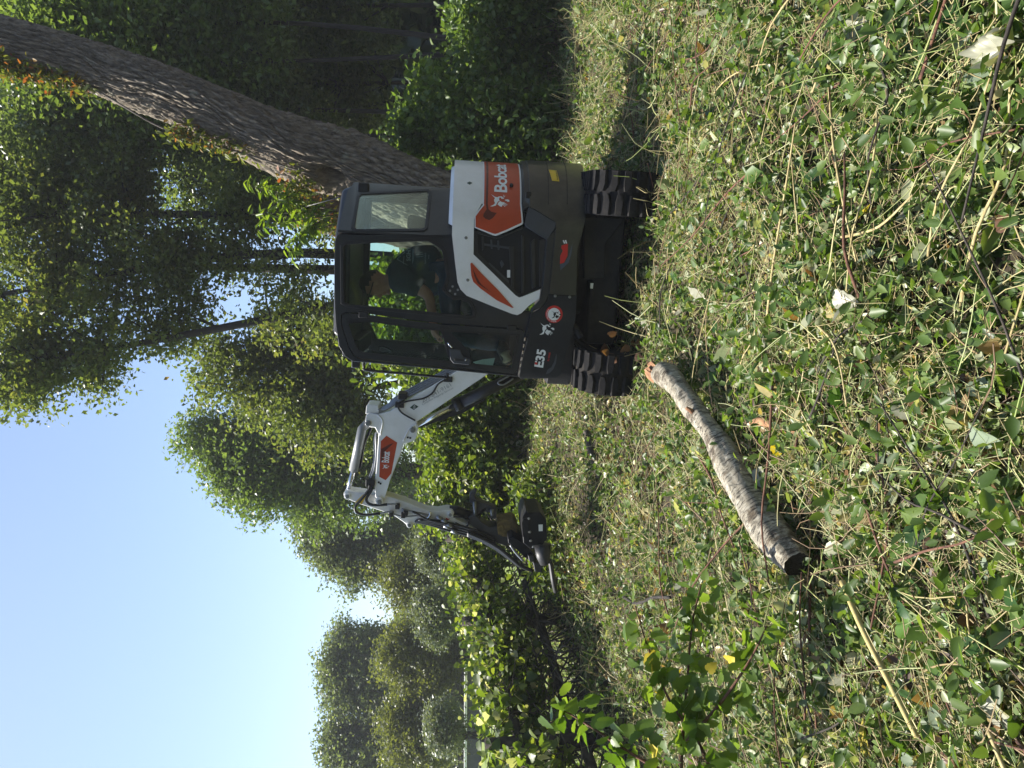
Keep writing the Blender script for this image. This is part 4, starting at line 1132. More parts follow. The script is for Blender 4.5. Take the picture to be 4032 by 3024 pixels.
# ------------------------------------------------------------------ trees
def tree(name, label, base, stems, blobs, nb, ncl, nleaf, lsize, lmat, group=None, sig=0.3, cat='tree', tm=None, up=0.7, bmat=None, r0=0.16, spread=0.9, droop=0.0):
    """base (x,y); stems: list of top points; blobs: crown ellipsoids (centre, radii)"""
    z0 = float(gh(base[0], base[1]))
    root = empty(name, (base[0], base[1], z0))
    tag(root, label, cat, group)
    B0 = np.array([base[0], base[1], z0])
    acc = Acc(); paths = []
    for k, t in enumerate(stems):
        t = np.array(t); st = np.array([RNG.normal(0, r0), RNG.normal(0, r0), -0.1]) * (1 if len(stems) > 1 else 0.2)
        mid = (B0 + st) * 0.5 + t * 0.5 + RNG.normal(0, 0.04 * np.linalg.norm(t - B0), 3) * np.array([1, 1, 0.2])
        P = np.array([list(p) for p in spline([B0 + st, B0 * 0.75 + mid * 0.25 + st, mid, t], 5)])
        rr = np.linspace(r0, r0 * 0.18, len(P)); rr[0] *= 1.5; rr[1] *= 1.15
        acc.tube(P - B0, rr, 10); paths.append(P)
    cl = []
    vol = np.array([np.prod(b[1]) for b in blobs]) ** 0.75; vol /= vol.sum()
    for i in range(nb):
        c, rd = blobs[RNG.choice(len(blobs), p=vol)]
        d = unit(RNG.normal(size=3)); tip = np.array(c) + d * np.array(rd) * RNG.random() ** 0.4
        # start lower on the nearest stem
        best = None
        for P in paths:
            ok = P[:, 2] < tip[2] + 0.2
            Q = P[ok] if ok.any() else P[:1]
            w = np.linalg.norm((Q - tip) * np.array([1, 1, 0.55]), axis=1); j = int(np.argmin(w))
            if best is None or w[j] < best[0]: best = (w[j], Q[j])
        s = best[1]; L = np.linalg.norm(tip - s)
        mid = (s + tip) / 2 + np.array([0, 0, 0.12 * L * (1 - 2 * droop)]) + RNG.normal(0, 0.06 * L, 3)
        t = np.linspace(0, 1, 6)[:, None]
        P = (1 - t) ** 2 * s + 2 * t * (1 - t) * mid + t * t * tip
        rb = min(r0 * 0.45, 0.012 + 0.012 * L)
        acc.tube(P - B0, np.linspace(rb, 0.006, 6), 5)
        for q in range(ncl):
            u = 0.35 + 0.65 * RNG.random() if q else 1.0
            p = (1 - u) ** 2 * s + 2 * u * (1 - u) * mid + u * u * tip
            cl.append(p + RNG.normal(0, sig * spread, 3) * (0.3 if q == 0 else 1))
    cl = np.array(cl)
    acc.obj('trunk', bmat or M_darkbark, root)
    w = RNG.random(len(cl)) ** 2.2 + 0.08; w /= w.sum()
    idx = RNG.choice(len(cl), nleaf, p=w)
    C = cl[idx] + np.clip(RNG.normal(size=(nleaf, 3)), -1.7, 1.7) * np.array([sig, sig, sig * 0.7])
    base_r = RNG.random(len(cl))
    rn = np.clip(0.55 * base_r[idx] + 0.45 * RNG.random(nleaf), 0, 1)
    S = lsize * (0.6 + 0.8 * RNG.random(nleaf))
    leaf_obj('crown', C - B0, S, lmat, tm or tmpl_diamond(), root, up=up, droop=droop, rnd=rn)
    return root
def blob(u, v, ru, rv, Y, dep=None):
    c = UV(u, v, Y); k = Y / FPX
    return (tuple(c), (ru * k, (dep if dep else 0.75 * (ru + rv) * 0.5 * k + 0.3), rv * k))
def gbase(u, Y):
    x = (u - 1512) / FPX * Y
    return (x, Y)

Y = 13.0
tree('maple_tree', 'tall many-stemmed tree with dark leaning limbs rising behind the cab', gbase(1985, Y), [UV(1820, -250, Y), UV(2010, -300, Y + 0.6), UV(2180, -250, Y), UV(1560, -60, Y - 0.4)],
     [blob(1780, 160, 300, 260, Y), blob(2150, 60, 330, 260, Y), blob(1560, 260, 160, 240, Y), blob(1960, 560, 330, 260, Y), blob(2330, 360, 230, 260, Y), blob(1790, 620, 170, 150, Y), blob(2060, 930, 260, 210, Y), blob(1500, 30, 110, 140, Y), blob(1850, 1180, 260, 180, Y)],
     190, 6, 56000, 0.09, L_olive, sig=0.20, r0=0.16, droop=0.15)
Y = 15.5
tree('olive_tree', 'brownish olive tree leaning left above the excavator boom', gbase(1640, Y), [UV(1500, 900, Y), UV(1650, 820, Y)],
     [blob(1590, 930, 170, 150, Y), blob(1480, 1170, 170, 200, Y), blob(1350, 1380, 130, 190, Y), blob(1660, 1250, 190, 230, Y)], 90, 6, 34000, 0.10, L_olive, sig=0.25, r0=0.13)
Y = 22.0
tree('pale_tree', 'rounded bright green tree whose top meets the sky over the boom', gbase(1230, Y), [UV(1230, 780, Y), UV(1120, 950, Y)],
     [blob(1260, 860, 170, 130, Y), blob(1140, 990, 180, 140, Y), blob(1080, 1200, 130, 150, Y), blob(1280, 1130, 190, 220, Y), blob(1180, 1420, 230, 200, Y)], 170, 7, 70000, 0.125, L_pale, sig=0.28, r0=0.2, tm=tmpl_tri(0.4))
Y = 29.0
tree('grey_tree', 'greyish dark green tree standing left of the raised arm', gbase(860, Y), [UV(860, 1270, Y), UV(790, 1400, Y)],
     [blob(880, 1310, 95, 90, Y), blob(820, 1430, 80, 90, Y), blob(880, 1530, 110, 110, Y), blob(960, 1300, 70, 110, Y)], 110, 7, 52000, 0.14, L_far, sig=0.30, r0=0.2, tm=tmpl_tri(0.4))
Y = 35.0
tree('distant_tree', 'hazy broad tree above the yellowish round shrub at far left', gbase(400, Y), [UV(390, 1330, Y), UV(470, 1400, Y), UV(300, 1400, Y)],
     [blob(420, 1370, 140, 95, Y), blob(310, 1345, 90, 75, Y), blob(460, 1490, 120, 100, Y), blob(320, 1480, 120, 110, Y)], 140, 7, 60000, 0.16, L_far, sig=0.34, r0=0.25, tm=tmpl_tri(0.4))
tree('distant_tree', 'hazy tree touching the left edge of the skyline', gbase(70, Y), [UV(80, 1330, Y), UV(20, 1400, Y)],
     [blob(90, 1350, 95, 85, Y), blob(30, 1430, 110, 110, Y), blob(110, 1500, 110, 110, Y)], 90, 7, 40000, 0.16, L_far, sig=0.34, r0=0.25, tm=tmpl_tri(0.4))
Y = 26.0
for u, v, ru, rv, lab in ((740, 1620, 85, 105, 'small yellowish willow shrub right behind the mulcher hoses'), (440, 1645, 125, 150, 'largest rounded yellowish shrub behind the white-capped wall'), (130, 1620, 140, 145, 'rounded yellowish shrub at the far left edge')):
    tree('willow_shrub', lab, gbase(u, Y), [UV(u, v - rv * 0.5, Y), UV(u - ru * 0.5, v - rv * 0.3, Y), UV(u + ru * 0.5, v - rv * 0.3, Y)], [blob(u, v, ru, rv, Y), blob(u + 20, v + rv * 0.5, ru * 0.9, rv * 0.7, Y)],
         90, 6, 36000, 0.13, L_willow, group='yellowish round shrubs', sig=0.27, tm=tmpl_tri(0.3), cat='shrub', r0=0.10, droop=0.2)
Y = 21.0
for u, v, ru, rv, lab in ((600, 1715, 85, 65, 'silvery bush between two yellowish shrubs in the distance'), (165, 1745, 75, 65, 'silvery bush low in front of the leftmost yellowish shrub'), (860, 1720, 70, 75, 'silvery bush behind the bent arm of the excavator')):
    tree('silver_bush', lab, gbase(u, Y), [UV(u, v, Y), UV(u - ru * 0.5, v, Y)], [blob(u, v, ru, rv, Y)], 45, 5, 12000, 0.10, L_silver, group='silvery bushes', sig=0.18, tm=tmpl_tri(0.3), cat='bush', r0=0.05)
# forest edge on the right
FR = [(2560, 13.5, [blob(2520, 250, 200, 260, 13.5), blob(2600, 640, 240, 260, 13.5), blob(2500, 1050, 200, 240, 13.5)], 'dark tree close behind the leaning trunk', L_dark),
      (2830, 12.5, [blob(2850, 200, 240, 260, 12.5), blob(2780, 560, 220, 230, 12.5), blob(2900, 850, 220, 240, 12.5)], 'glossy-leaved tree right of the leaning trunk', L_pale),
      (3010, 14.5, [blob(3060, 250, 240, 330, 14.5), blob(3020, 750, 220, 300, 14.5), blob(3040, 1250, 200, 260, 14.5)], 'shaded tree at the far right edge', L_dark),
      (2700, 16.5, [blob(2700, 950, 260, 260, 16.5), blob(2720, 1300, 300, 260, 16.5), blob(2680, 300, 260, 330, 16.5)], 'deep shaded forest tree behind the right-hand bush', L_dark),
      (2350, 16.0, [blob(2380, 900, 240, 260, 16), blob(2330, 1280, 240, 240, 16), blob(2420, 200, 240, 330, 16)], 'shaded tree between the leaning trunk and the many-stemmed tree', L_dark)]
for u, Y, bl_, lab, mt in FR:
    tree('forest_tree', lab, gbase(u, Y), [UV(u + 30, -150, Y), UV(u - 60, 300, Y)], bl_, 100, 6, 34000, 0.105, mt, group='trees of the right-hand forest edge', sig=0.28, r0=0.07, droop=0.2)
# unbroken wood behind everything
def wood(name, x0, x1, y0, y1, hmax, n, size, mat):
    x = RNG.uniform(x0, x1, n); y = RNG.uniform(y0, y1, n)
    h = hmax * (0.75 + 0.25 * np.sin(x * 1.3) * np.sin(x * 0.47 + 1)) * np.sqrt(RNG.random(n))
    C = np.stack([x, y, gh(x, y) + h], 1) + RNG.normal(0, 0.2, (n, 3))
    o = leaf_obj(name, C, size * (0.6 + 0.8 * RNG.random(n)), mat, tmpl_diamond(0.4), up=0.4)
    tag(o, kind='stuff'); return o
wood('far_wood', -28, 30, 38, 44, 4.4, 26000, 0.6, L_far)
wood('deep_wood', 5.2, 18, 19, 23, 9.5, 30000, 0.5, L_dark)

wood('wood_behind_viewer', -26, 26, -17, -11, 12.0, 9000, 1.1, L_dark)

# ------------------------------------------------------------------ leaning trunk
def trunk_mesh(name, pts, rads, mat, parent, nu=260, nv=420, groove=None, amp=0.03, seed=0):
    P = np.array([list(p) for p in spline(pts, nv // (len(pts) - 1))]); k = len(P)
    s = np.concatenate([[0], np.cumsum(np.linalg.norm(np.diff(P, axis=0), axis=1))])
    rr = np.interp(np.linspace(0, 1, k), np.linspace(0, 1, len(rads)), rads)
    T = unit(np.gradient(P, axis=0)); X = np.array([1.0, 0, 0])
    N = unit(X - T * (T @ X)[:, None]); B = np.cross(T, N)          # N: to the right, B: away from / to viewer
    th = np.linspace(0, 2 * np.pi, nu, endpoint=False)
    rg = np.random.default_rng(seed)
    TH, SS = np.meshgrid(th, s)
    d = np.zeros_like(TH)
    # bark plates: flat-topped, parted by narrow braided furrows
    fur = np.zeros_like(TH)
    for f, a, ph, wd in ((9, 1.0, 0.3, 0.22), (15, 0.8, 1.7, 0.26), (23, 0.55, 2.9, 0.34)):
        w = np.sin(f * TH + ph + 1.5 * np.sin(SS * (2.3 + f * 0.09) + 1.7 * ph + TH * 2) + 0.9 * np.sin(SS * (6.1 + 0.2 * f) - TH * 3 + ph))
        fur = np.maximum(fur, a * np.exp(-(w / wd) ** 2))
    tilt = 0.35 * np.sin(TH * 31 + 2 * np.sin(SS * 5.7)) + 0.25 * np.sin(SS * 17 + 5 * np.sin(TH * 7))
    brk = np.exp(-(np.sin(SS * 8.3 + 2.2 * np.sin(TH * 11) + 3 * np.sin(TH * 5)) / 0.16) ** 2)
    d = 0.35 * tilt - 1.0 * fur - 0.45 * brk
    k1 = rg.normal(0, 1, d.shape); k1 = (k1 + np.roll(k1, 1, 0) + np.roll(k1, 1, 1) + np.roll(k1, -1, 0)) / 4
    d += 0.22 * k1
    big = 0.07 * np.sin(TH * 2 + SS * 0.9) + 0.05 * np.sin(TH * 3 - SS * 1.7 + 1) + 0.03 * np.sin(TH * 5 + SS * 3)
    rad = rr[:, None] * (1 + big) + amp * d
    if groove is not None: rad = groove(TH, SS / s[-1], rad)
    V = P[:, None] + rad[..., None] * (np.cos(TH)[..., None] * N[:, None] + np.sin(TH)[..., None] * B[:, None])
    V = V.reshape(-1, 3)
    i = (np.arange(k - 1)[:, None] * nu + np.arange(nu)[None]).ravel(); j = (np.arange(k - 1)[:, None] * nu + (np.arange(nu)[None] + 1) % nu).ravel()
    return np_obj(name, V, [np.stack([i, j, j + nu, i + nu], 1)], mat, parent, sm=True)
M_trunk = bark('furrowed_trunk_bark', (0.05, 0.040, 0.030), (0.27, 0.225, 0.17), 22, (1, 1, 0.3), 0.8, lich=(0.26, 0.27, 0.20))
YT = 9.6
lt = empty('leaning_tree', (*gbase(2085, YT), float(gh(*gbase(2085, YT)))))
tag(lt, 'thick furrowed trunk leaning right behind the cab, hollow at its split base', 'tree')
off = Vector(lt.location)
tp = [UV(2095, 2230, YT), UV(2150, 1950, YT), UV(2235, 1700, YT), UV(2352, 1400, YT), UV(2440, 1150, YT - 0.05), UV(2590, 820, YT - 0.1), UV(2690, 560, YT - 0.1), UV(2770, 330, YT - 0.1), UV(2868, 0, YT - 0.1), UV(2960, -330, YT)]
kx = YT / FPX / 2
def groove(TH, S, rad):
    # viewer side is TH near 3*pi/2 or pi/2 (B points away); the split runs down the left side
    c = np.pi - 0.15 + 0.25 * np.sin(S * 9)
    dth = np.angle(np.exp(1j * (TH - c)))
    w = np.exp(-(dth / 0.16) ** 2) * (sstep(SH - 0.02, SH + 0.03, S) * (1 - sstep(SH + 0.16, SH + 0.24, S)))
    rad = rad * (1 - 0.42 * w)
    lip = np.exp(-((np.abs(dth) - 0.28) / 0.10) ** 2) * (sstep(SH - 0.02, SH + 0.03, S) * (1 - sstep(SH + 0.16, SH + 0.24, S)))
    rad = rad * (1 + 0.10 * lip)
    sg = VIEW
    h = np.exp(-((np.angle(np.exp(1j * (TH - sg))) / 0.28) ** 2 + ((S - SH) / 0.02) ** 2))
    rad = rad * (1 - 0.75 * np.clip(h * 1.6, 0, 1))
    hl = np.exp(-((np.sqrt((np.angle(np.exp(1j * (TH - sg))) / 0.30) ** 2 + ((S - SH) / 0.024) ** 2) - 1) / 0.25) ** 2)
    return rad * (1 + 0.09 * hl)
VIEW = np.pi + 0.80
_q = [p for p in spline(tp, 20)]; _l = np.concatenate([[0], np.cumsum([(b1 - a1).length for a1, b1 in zip(_q, _q[1:])])]); _t = UV(2372, 1338, YT)
SH = float(_l[int(np.argmin([(p - _t).length for p in _q]))] / _l[-1])
trunk_mesh('trunk', [p - off for p in tp], [205 * kx * 1.25, 225 * kx * 1.1, 240 * kx, 250 * kx, 235 * kx, 212 * kx, 205 * kx, 190 * kx, 165 * kx, 150 * kx], M_trunk, lt, groove=groove, amp=0.055)
sp = [UV(2080, 2230, YT + 0.35), UV(2110, 1800, YT + 0.4), UV(2150, 1500, YT + 0.4), UV(2178, 1260, YT + 0.4), UV(2185, 1190, YT + 0.4)]
trunk_mesh('broken_stem', [p - off for p in sp], [95 * kx * 2.0, 170 * kx, 165 * kx, 150 * kx, 60 * kx], bark('dark_split_bark', (0.03, 0.022, 0.017), (0.12, 0.095, 0.075), 12, (1, 1, 0.4), 0.6), lt, nu=90, nv=120, amp=0.025, seed=4)
# loose root-like vines hanging on the stem
for k in range(9):
    a = UV(2180 + RNG.uniform(-60, 90), 1210 + RNG.uniform(-30, 60), YT - 0.05); pts = [a]
    for q in range(4): pts.append(pts[-1] + Vector((RNG.normal(0, 0.07), -0.02, -0.16 - 0.1 * RNG.random())))
    tube('dead_vine', [p - off for p in spline(pts, 4)], 0.008, M_bark, lt, n=5)
# creeper along the left flank and sprays
def scatter_path(ctrl, n, sx):
    P = np.array([list(p) for p in spline(ctrl, 20)]); i = RNG.integers(0, len(P), n)
    return P[i] + RNG.normal(size=(n, 3)) * np.array(sx)
cr = empty('virginia_creeper', UV(2330, 1250, YT - 0.4))
tag(cr, 'reddish and yellow-green creeper climbing the left flank of the leaning trunk', 'creeper')
o0 = np.array(cr.location)
C = np.concatenate([scatter_path([UV(2420, 960, YT - 0.3), UV(2470, 800, YT - 0.3), UV(2510, 660, YT - 0.3)], 420, (0.06, 0.06, 0.08)),
                    scatter_path([UV(2680, 330, YT - 0.3), UV(2720, 200, YT - 0.3), UV(2750, 60, YT - 0.3), UV(2780, -60, YT - 0.3)], 900, (0.07, 0.07, 0.1)),
                    scatter_path([UV(2300, 1130, YT - 0.3), UV(2240, 1200, YT - 0.3), UV(2130, 1320, YT - 0.4), UV(2060, 1380, YT - 0.4)], 700, (0.12, 0.12, 0.10))])
leaf_obj('foliage', C - o0, 0.085 * (0.6 + 0.7 * RNG.random(len(C))), L_creeper, tmpl_six(0.24), cr, up=0.5, droop=0.5)
acc = Acc()
for c in ([UV(2330, 1250, YT - .3), UV(2420, 960, YT - .3), UV(2520, 640, YT - .3), UV(2690, 330, YT - .3), UV(2770, 0, YT - .3)],): acc.tube(np.array([list(p) for p in spline(c, 8)]) - o0, 0.012, 6)
acc.obj('stem', M_bark, cr)
su = empty('sumac_shoot', UV(2190, 1400, YT - 0.5))
tag(su, 'bright yellow-green shoot with drooping leaflets beside the broken stem', 'plant')
o0 = np.array(su.location); acc = Acc(); CC = []; DD = []
for (u0, v0, u1, v1) in ((2190, 1330, 2180, 990), (2190, 1330, 2240, 1090), (2180, 1330, 2120, 1010), (2190, 1340, 2290, 1040), (2150, 1340, 2050, 1120), (2180, 1340, 2090, 1180), (2200, 1330, 2150, 1130), (2230, 1250, 2300, 960), (2160, 1300, 2010, 1150)):
    a = UV(u0, v0, YT - 0.5); b_ = UV(u1, v1, YT - 0.7 + RNG.uniform(-.2, .2)); mid = (a + b_) / 2 + Vector((0, 0, 0.1))
    P = np.array([list(p) for p in spline([a, mid, b_], 8)]); acc.tube(P - o0, np.linspace(0.008, 0.003, len(P)), 5)
    for t in np.linspace(0.25, 1, 20):
        p = P[int(t * (len(P) - 1))]
        for s in (-1, 1):
            CC.append(p + RNG.normal(0, 0.015, 3)); DD.append((s * 0.7 + RNG.normal(0, .3), RNG.normal(0, 0.6), -0.55 + RNG.normal(0, .2)))
acc.obj('stem', M_bark, su)
CC = np.array(CC); DD = np.array(DD); n = len(CC)
V, F, per = leaf_field(CC - o0, 0.13 * (0.7 + 0.5 * RNG.random(n)), unit(RNG.normal(size=(n, 3)) * 0.5 + np.array([0, -0.2, 1])), DD, tmpl_six(0.16, 0.05, 0.35))
np_obj('leaflets', V, F, L_spray, su, rnd=np.repeat(RNG.random(n), per))

# ------------------------------------------------------------------ bushes
def bush(name, label, blobs, n, size, mat, cat='bush', group=None, sig=0.10, nst=30, tm=None, ground_y=None):
    xs = np.mean([b[0][0] for b in blobs]); ys = np.mean([b[0][1] for b in blobs])
    B0 = np.array([xs, ys, float(gh(xs, ys))]); root = empty(name, B0); tag(root, label, cat, group)
    acc = Acc(); cl = []
    w = np.array([np.prod(b[1]) for b in blobs]) ** 0.67; w /= w.sum()
    for i in range(nst):
        c, rd = blobs[RNG.choice(len(blobs), p=w)]
        d = unit(RNG.normal(size=3) + np.array([0, -0.5, 0.2])); tip = np.array(c) + d * np.array(rd) * RNG.random() ** 0.35
        gx_, gy_ = c[0] + RNG.normal(0, rd[0] * 0.4), c[1] + RNG.normal(0, rd[1] * 0.4)
        s = np.array([gx_, gy_, float(gh(gx_, gy_))]); L = np.linalg.norm(tip - s)
        mid = (s + tip) / 2 + np.array([0, 0, 0.15 * L]) + RNG.normal(0, 0.1 * L, 3)
        t = np.linspace(0, 1, 8)[:, None]; P = (1 - t) ** 2 * s + 2 * t * (1 - t) * mid + t * t * tip
        acc.tube(P - B0, np.linspace(0.010, 0.003, 8), 5)
        cl += [P[k] for k in (2, 3, 4, 5, 6, 7, 7)]
    for i in range(nst * 5):
        c, rd = blobs[RNG.choice(len(blobs), p=w)]
        cl.append(np.array(c) + unit(RNG.normal(size=3)) * np.array(rd) * RNG.random() ** 0.4)
    cl = np.array(cl); acc.obj('stems', M_bark, root)
    idx = RNG.integers(0, len(cl), n); C = cl[idx] + RNG.normal(size=(n, 3)) * sig
    C[:, 2] = np.maximum(C[:, 2], gh(C[:, 0], C[:, 1]) + 0.03)
    br = RNG.random(len(cl))
    leaf_obj('foliage', C - B0, size * (0.5 + 0.9 * RNG.random(n)), mat, tm or tmpl_six(), root, up=0.6, droop=0.25, rnd=np.clip(0.3 * br[idx] + 0.7 * RNG.random(n), 0, 1))
    return root
bush('leafy_bush', 'dense leafy bush right of the excavator counterweight', [blob(2610, 1800, 190, 230, 9.8), blob(2500, 1980, 170, 260, 9.6), blob(2480, 1650, 90, 120, 9.9)], 16000, 0.085, L_bush, nst=60)
bush('leafy_bush', 'lower leafy bush at the right edge beside the forest', [blob(2840, 1990, 190, 230, 9.9), blob(2990, 2000, 130, 230, 9.7), blob(2930, 1870, 120, 120, 10.0)], 12000, 0.08, L_bush, nst=45)
bush('climbing_bush', 'bright yellow-green brush under the excavator boom', [blob(1390, 1760, 160, 190, 10.2), blob(1250, 1850, 170, 190, 10.0), blob(1080, 1830, 170, 190, 10.3), blob(1480, 1880, 120, 200, 10.0)], 20000, 0.085, L_vine, nst=70)
bush('climbing_bush', 'shaded brush behind the cab windows', [blob(1650, 1650, 200, 260, 10.6), blob(1880, 1700, 200, 300, 10.8), blob(2080, 1900, 180, 250, 10.6)], 16000, 0.10, L_vine, nst=60)
bush('brush_heap', 'low brush heap around the mulcher head', [blob(960, 2120, 130, 70, 8.2), blob(1080, 2100, 110, 90, 8.4), blob(800, 2160, 110, 70, 8.0)], 2600, 0.07, L_vine, nst=40)
bush('undergrowth', 'dark undergrowth behind the excavator tracks', [blob(1600, 2080, 300, 160, 9.8), blob(2000, 2100, 300, 160, 9.8)], 7000, 0.07, L_bush, nst=40)

# ------------------------------------------------------------------ fence with vines
M_rail = bark('weathered_rail_wood', (0.020, 0.016, 0.013), (0.075, 0.062, 0.05), 10, (1, 1, 1), 0.5)
FA, FB = Vector((-3.75, 4.8, 0)), Vector((-1.32, 11.5, 0))
def fp(t, z): 
    p = FA.lerp(FB, t); return Vector((p.x, p.y, z))
fence = empty('split_rail_fence', fp(0.4, float(gh(*fp(0.4, 0).xy)))); fo_ = Vector(fence.location)
tag(fence, 'weathered split-rail fence with wire mesh, half buried in vines at left', 'fence')
for k in range(5):
    t = 0.02 + k * 0.235; g = float(gh(*fp(t, 0).xy))
    p = [fp(t, g - 0.2) - fo_, fp(t, g + 0.5) - fo_ + Vector((0.01, 0, 0)), fp(t + 0.001, g + 1.12) - fo_]
    tube('post', p, [0.065, 0.06, 0.05], M_rail, fence, n=9)
for k in range(4):
    t0, t1 = 0.02 + k * 0.235, 0.02 + (k + 1) * 0.235
    for zz in (0.80, 0.30):
        z = zz; zl = [float(gh(*fp(t_, 0).xy)) for t_ in (t0, (t0 + t1) / 2, t1)]
        pts = [fp(t0 - 0.01, zl[0] + z + RNG.normal(0, .02)) - fo_, fp((t0 + t1) / 2, zl[1] + z - 0.02 + RNG.normal(0, .015)) - fo_, fp(t1 + 0.01, zl[2] + z + RNG.normal(0, .02)) - fo_]
        tube('rail', spline(pts, 5), 0.048, M_rail, fence, n=7, sm=False)
M_wire = pmat('galvanised_wire', (0.10, 0.11, 0.10), 0.5, 0.6)
acc = Acc()
off_w = Vector((-0.06, 0, 0))
for k in range(150):
    t = k / 149 * 0.95; g = float(gh(*fp(t, 0).xy)); acc.tube([tuple(fp(t, g + 0.02) - fo_ + off_w), tuple(fp(t, g + 1.0) - fo_ + off_w)], 0.0016, 3)
for k in range(16):
    acc.tube([tuple(fp(t_, float(gh(*fp(t_, 0).xy)) + 0.04 + k * 0.062) - fo_ + off_w) for t_ in np.linspace(0, 0.95, 12)], 0.0016, 3)
acc.obj('wire_mesh', M_wire, fence)
def vine(label, t0, t1, n, size, tm, dens=1.0):
    B0 = fp((t0 + t1) / 2, 0.4); root = empty('grape_vine', B0); tag(root, label, 'vine', 'vines over the fence'); B0 = np.array(B0)
    m_ = 60; t = RNG.uniform(t0, t1, m_)
    cl = []
    acc = Acc()
    for q in range(m_):
        p = np.array(fp(t[q], 0)); z0 = float(gh(p[0], p[1])); top = z0 + 0.70 + 0.42 * RNG.random()
        path = [p + np.array([RNG.normal(0, .15), RNG.normal(0, .2), z0])]
        for z in np.linspace(z0 + 0.25, top, 5): path.append(p + np.array([RNG.normal(-0.08, 0.14), RNG.normal(0, 0.30), z]))
        P = np.array([list(v) for v in spline(path, 4)]); acc.tube(P - B0, np.linspace(0.010, 0.004, len(P)), 5)
        cl += [P[j] for j in RNG.integers(len(P) // 2, len(P), 7)]
    acc.obj('stems', M_bark, root)
    cl = np.array(cl); cl = np.concatenate([cl, np.stack([np.array(fp(float(a), 0)) + np.array([RNG.normal(-0.12, .14), 0, float(gh(*fp(float(a), 0).xy)) + 0.58 + 0.50 * RNG.random() ** 0.8]) for a in RNG.uniform(t0, t1, 160)])])
    idx = RNG.integers(0, len(cl), n); C = cl[idx] + np.clip(RNG.normal(size=(n, 3)), -1.6, 1.6) * np.array([0.11, 0.13, 0.085])
    leaf_obj('foliage', C - B0, size * (0.5 + 0.8 * RNG.random(n)), L_vine, tm, root, up=0.5, droop=0.3)
vine('large-leaved vine over the nearest fence stretch at the left edge', 0.05, 0.36, 1900, 0.088, tmpl_broad())
vine('vine over the middle stretch of the fence, left of the mulcher', 0.34, 0.64, 4200, 0.062, tmpl_broad())
vine('vine over the far stretch of the fence, behind the mulcher', 0.62, 1.0, 6500, 0.065, tmpl_six(0.4))

# low wall with a white coping far behind the fence
YW = 30.0
wl = empty('garden_wall', UV(400, 1900, YW)); tag(wl, 'low dark garden wall with a bright white coping, far behind the fence', 'wall'); wo = Vector(wl.location)
a = UV(-60, 1832, YW); b_ = UV(560, 1826, YW - 2)
M_wall = pmat('dark_grey_render', (0.05, 0.055, 0.06), 0.8, var=0.2)
M_cop = pmat('white_coping', (0.72, 0.72, 0.70), 0.6, var=0.06)
d = (b_ - a).normalized()
gz = 0.3
def beam(name, p, q, z0, z1, w, mat, par):
    bm = bmesh.new(); nn = Vector((-d.y, d.x, 0)) * w
    vs_ = [bm.verts.new(v) for v in (p + nn, p - nn, q - nn, q + nn)]
    for v in vs_: v.co.z = z0 - wo.z; v.co.xy -= wo.xy
    f = bm.faces.new(vs_); r = bmesh.ops.extrude_face_region(bm, geom=[f])
    for e in r['geom']:
        if isinstance(e, bmesh.types.BMVert): e.co.z = z1 - wo.z
    return bm_obj(name, bm, mat, par, bevel=0.01)
beam('wall_body', a.copy(), b_.copy(), gz, a.z - 0.06, 0.12, M_wall, wl)
beam('coping', a.copy(), b_.copy(), a.z - 0.058, a.z + 0.05, 0.2, M_cop, wl)

# ------------------------------------------------------------------ birch log
m, nt, b = node_mat('birch_bark')
n0 = noise(nt, 22, 8, 0.7); r0_ = ramp(nt, [(0.3, (0.12, 0.10, 0.07)), (0.48, (0.27, 0.24, 0.18)), (0.68, (0.46, 0.43, 0.35))], n0.outputs['Fac'])
n1 = noise(nt, 45, 6, 0.7, stretch=(2.0, 0.35, 0.35)); r1 = ramp(nt, [(0.40, (0.05, 0.04, 0.03)), (0.50, (1, 1, 1))], n1.outputs['Fac'])
n2 = noise(nt, 7, 6, 0.7, stretch=(1.6, 1, 1)); r2 = ramp(nt, [(0.52, (1, 1, 1)), (0.62, (0.25, 0.19, 0.13))], n2.outputs['Fac'])
prev = r0_.outputs[0]
for q in (r1, r2):
    mx = nt.nodes.new('ShaderNodeMix'); mx.data_type = 'RGBA'; mx.blend_type = 'MULTIPLY'; mx.inputs[0].default_value = 0.9
    nt.links.new(prev, mx.inputs[6]); nt.links.new(q.outputs[0], mx.inputs[7]); prev = mx.outputs[2]
nt.links.new(prev, b.inputs['Base Color']); b.inputs['Roughness'].default_value = 0.75
bp_ = nt.nodes.new('ShaderNodeBump'); bp_.inputs['Strength'].default_value = 0.6; bp_.inputs['Distance'].default_value = 0.01
nt.links.new(n1.outputs['Fac'], bp_.inputs['Height']); nt.links.new(bp_.outputs[0], b.inputs['Normal'])
M_birch = m
M_torn = bark('torn_orange_wood', (0.13, 0.055, 0.025), (0.40, 0.22, 0.11), 20, (0.3, 1, 1), 0.7)
M_rot = pmat('rotten_end_grain', (0.025, 0.017, 0.012), 0.95, var=0.5, scale=60, bump=0.8, bscale=120)
LF = on_ground(2600, 1470, 0.20); LN = on_ground(3142, 2150, 0.13)
ax = (LN - LF); LL = ax.length
logm = Matrix.Translation(LF) @ ax.to_track_quat('X', 'Z').to_matrix().to_4x4()
log = empty('birch_log'); log.matrix_world = logm
tag(log, 'pale birch log lying on the mulch, snapped and splintered at its far end', 'log')
nu, nv = 40, 90; V = []
rg = np.random.default_rng(5)
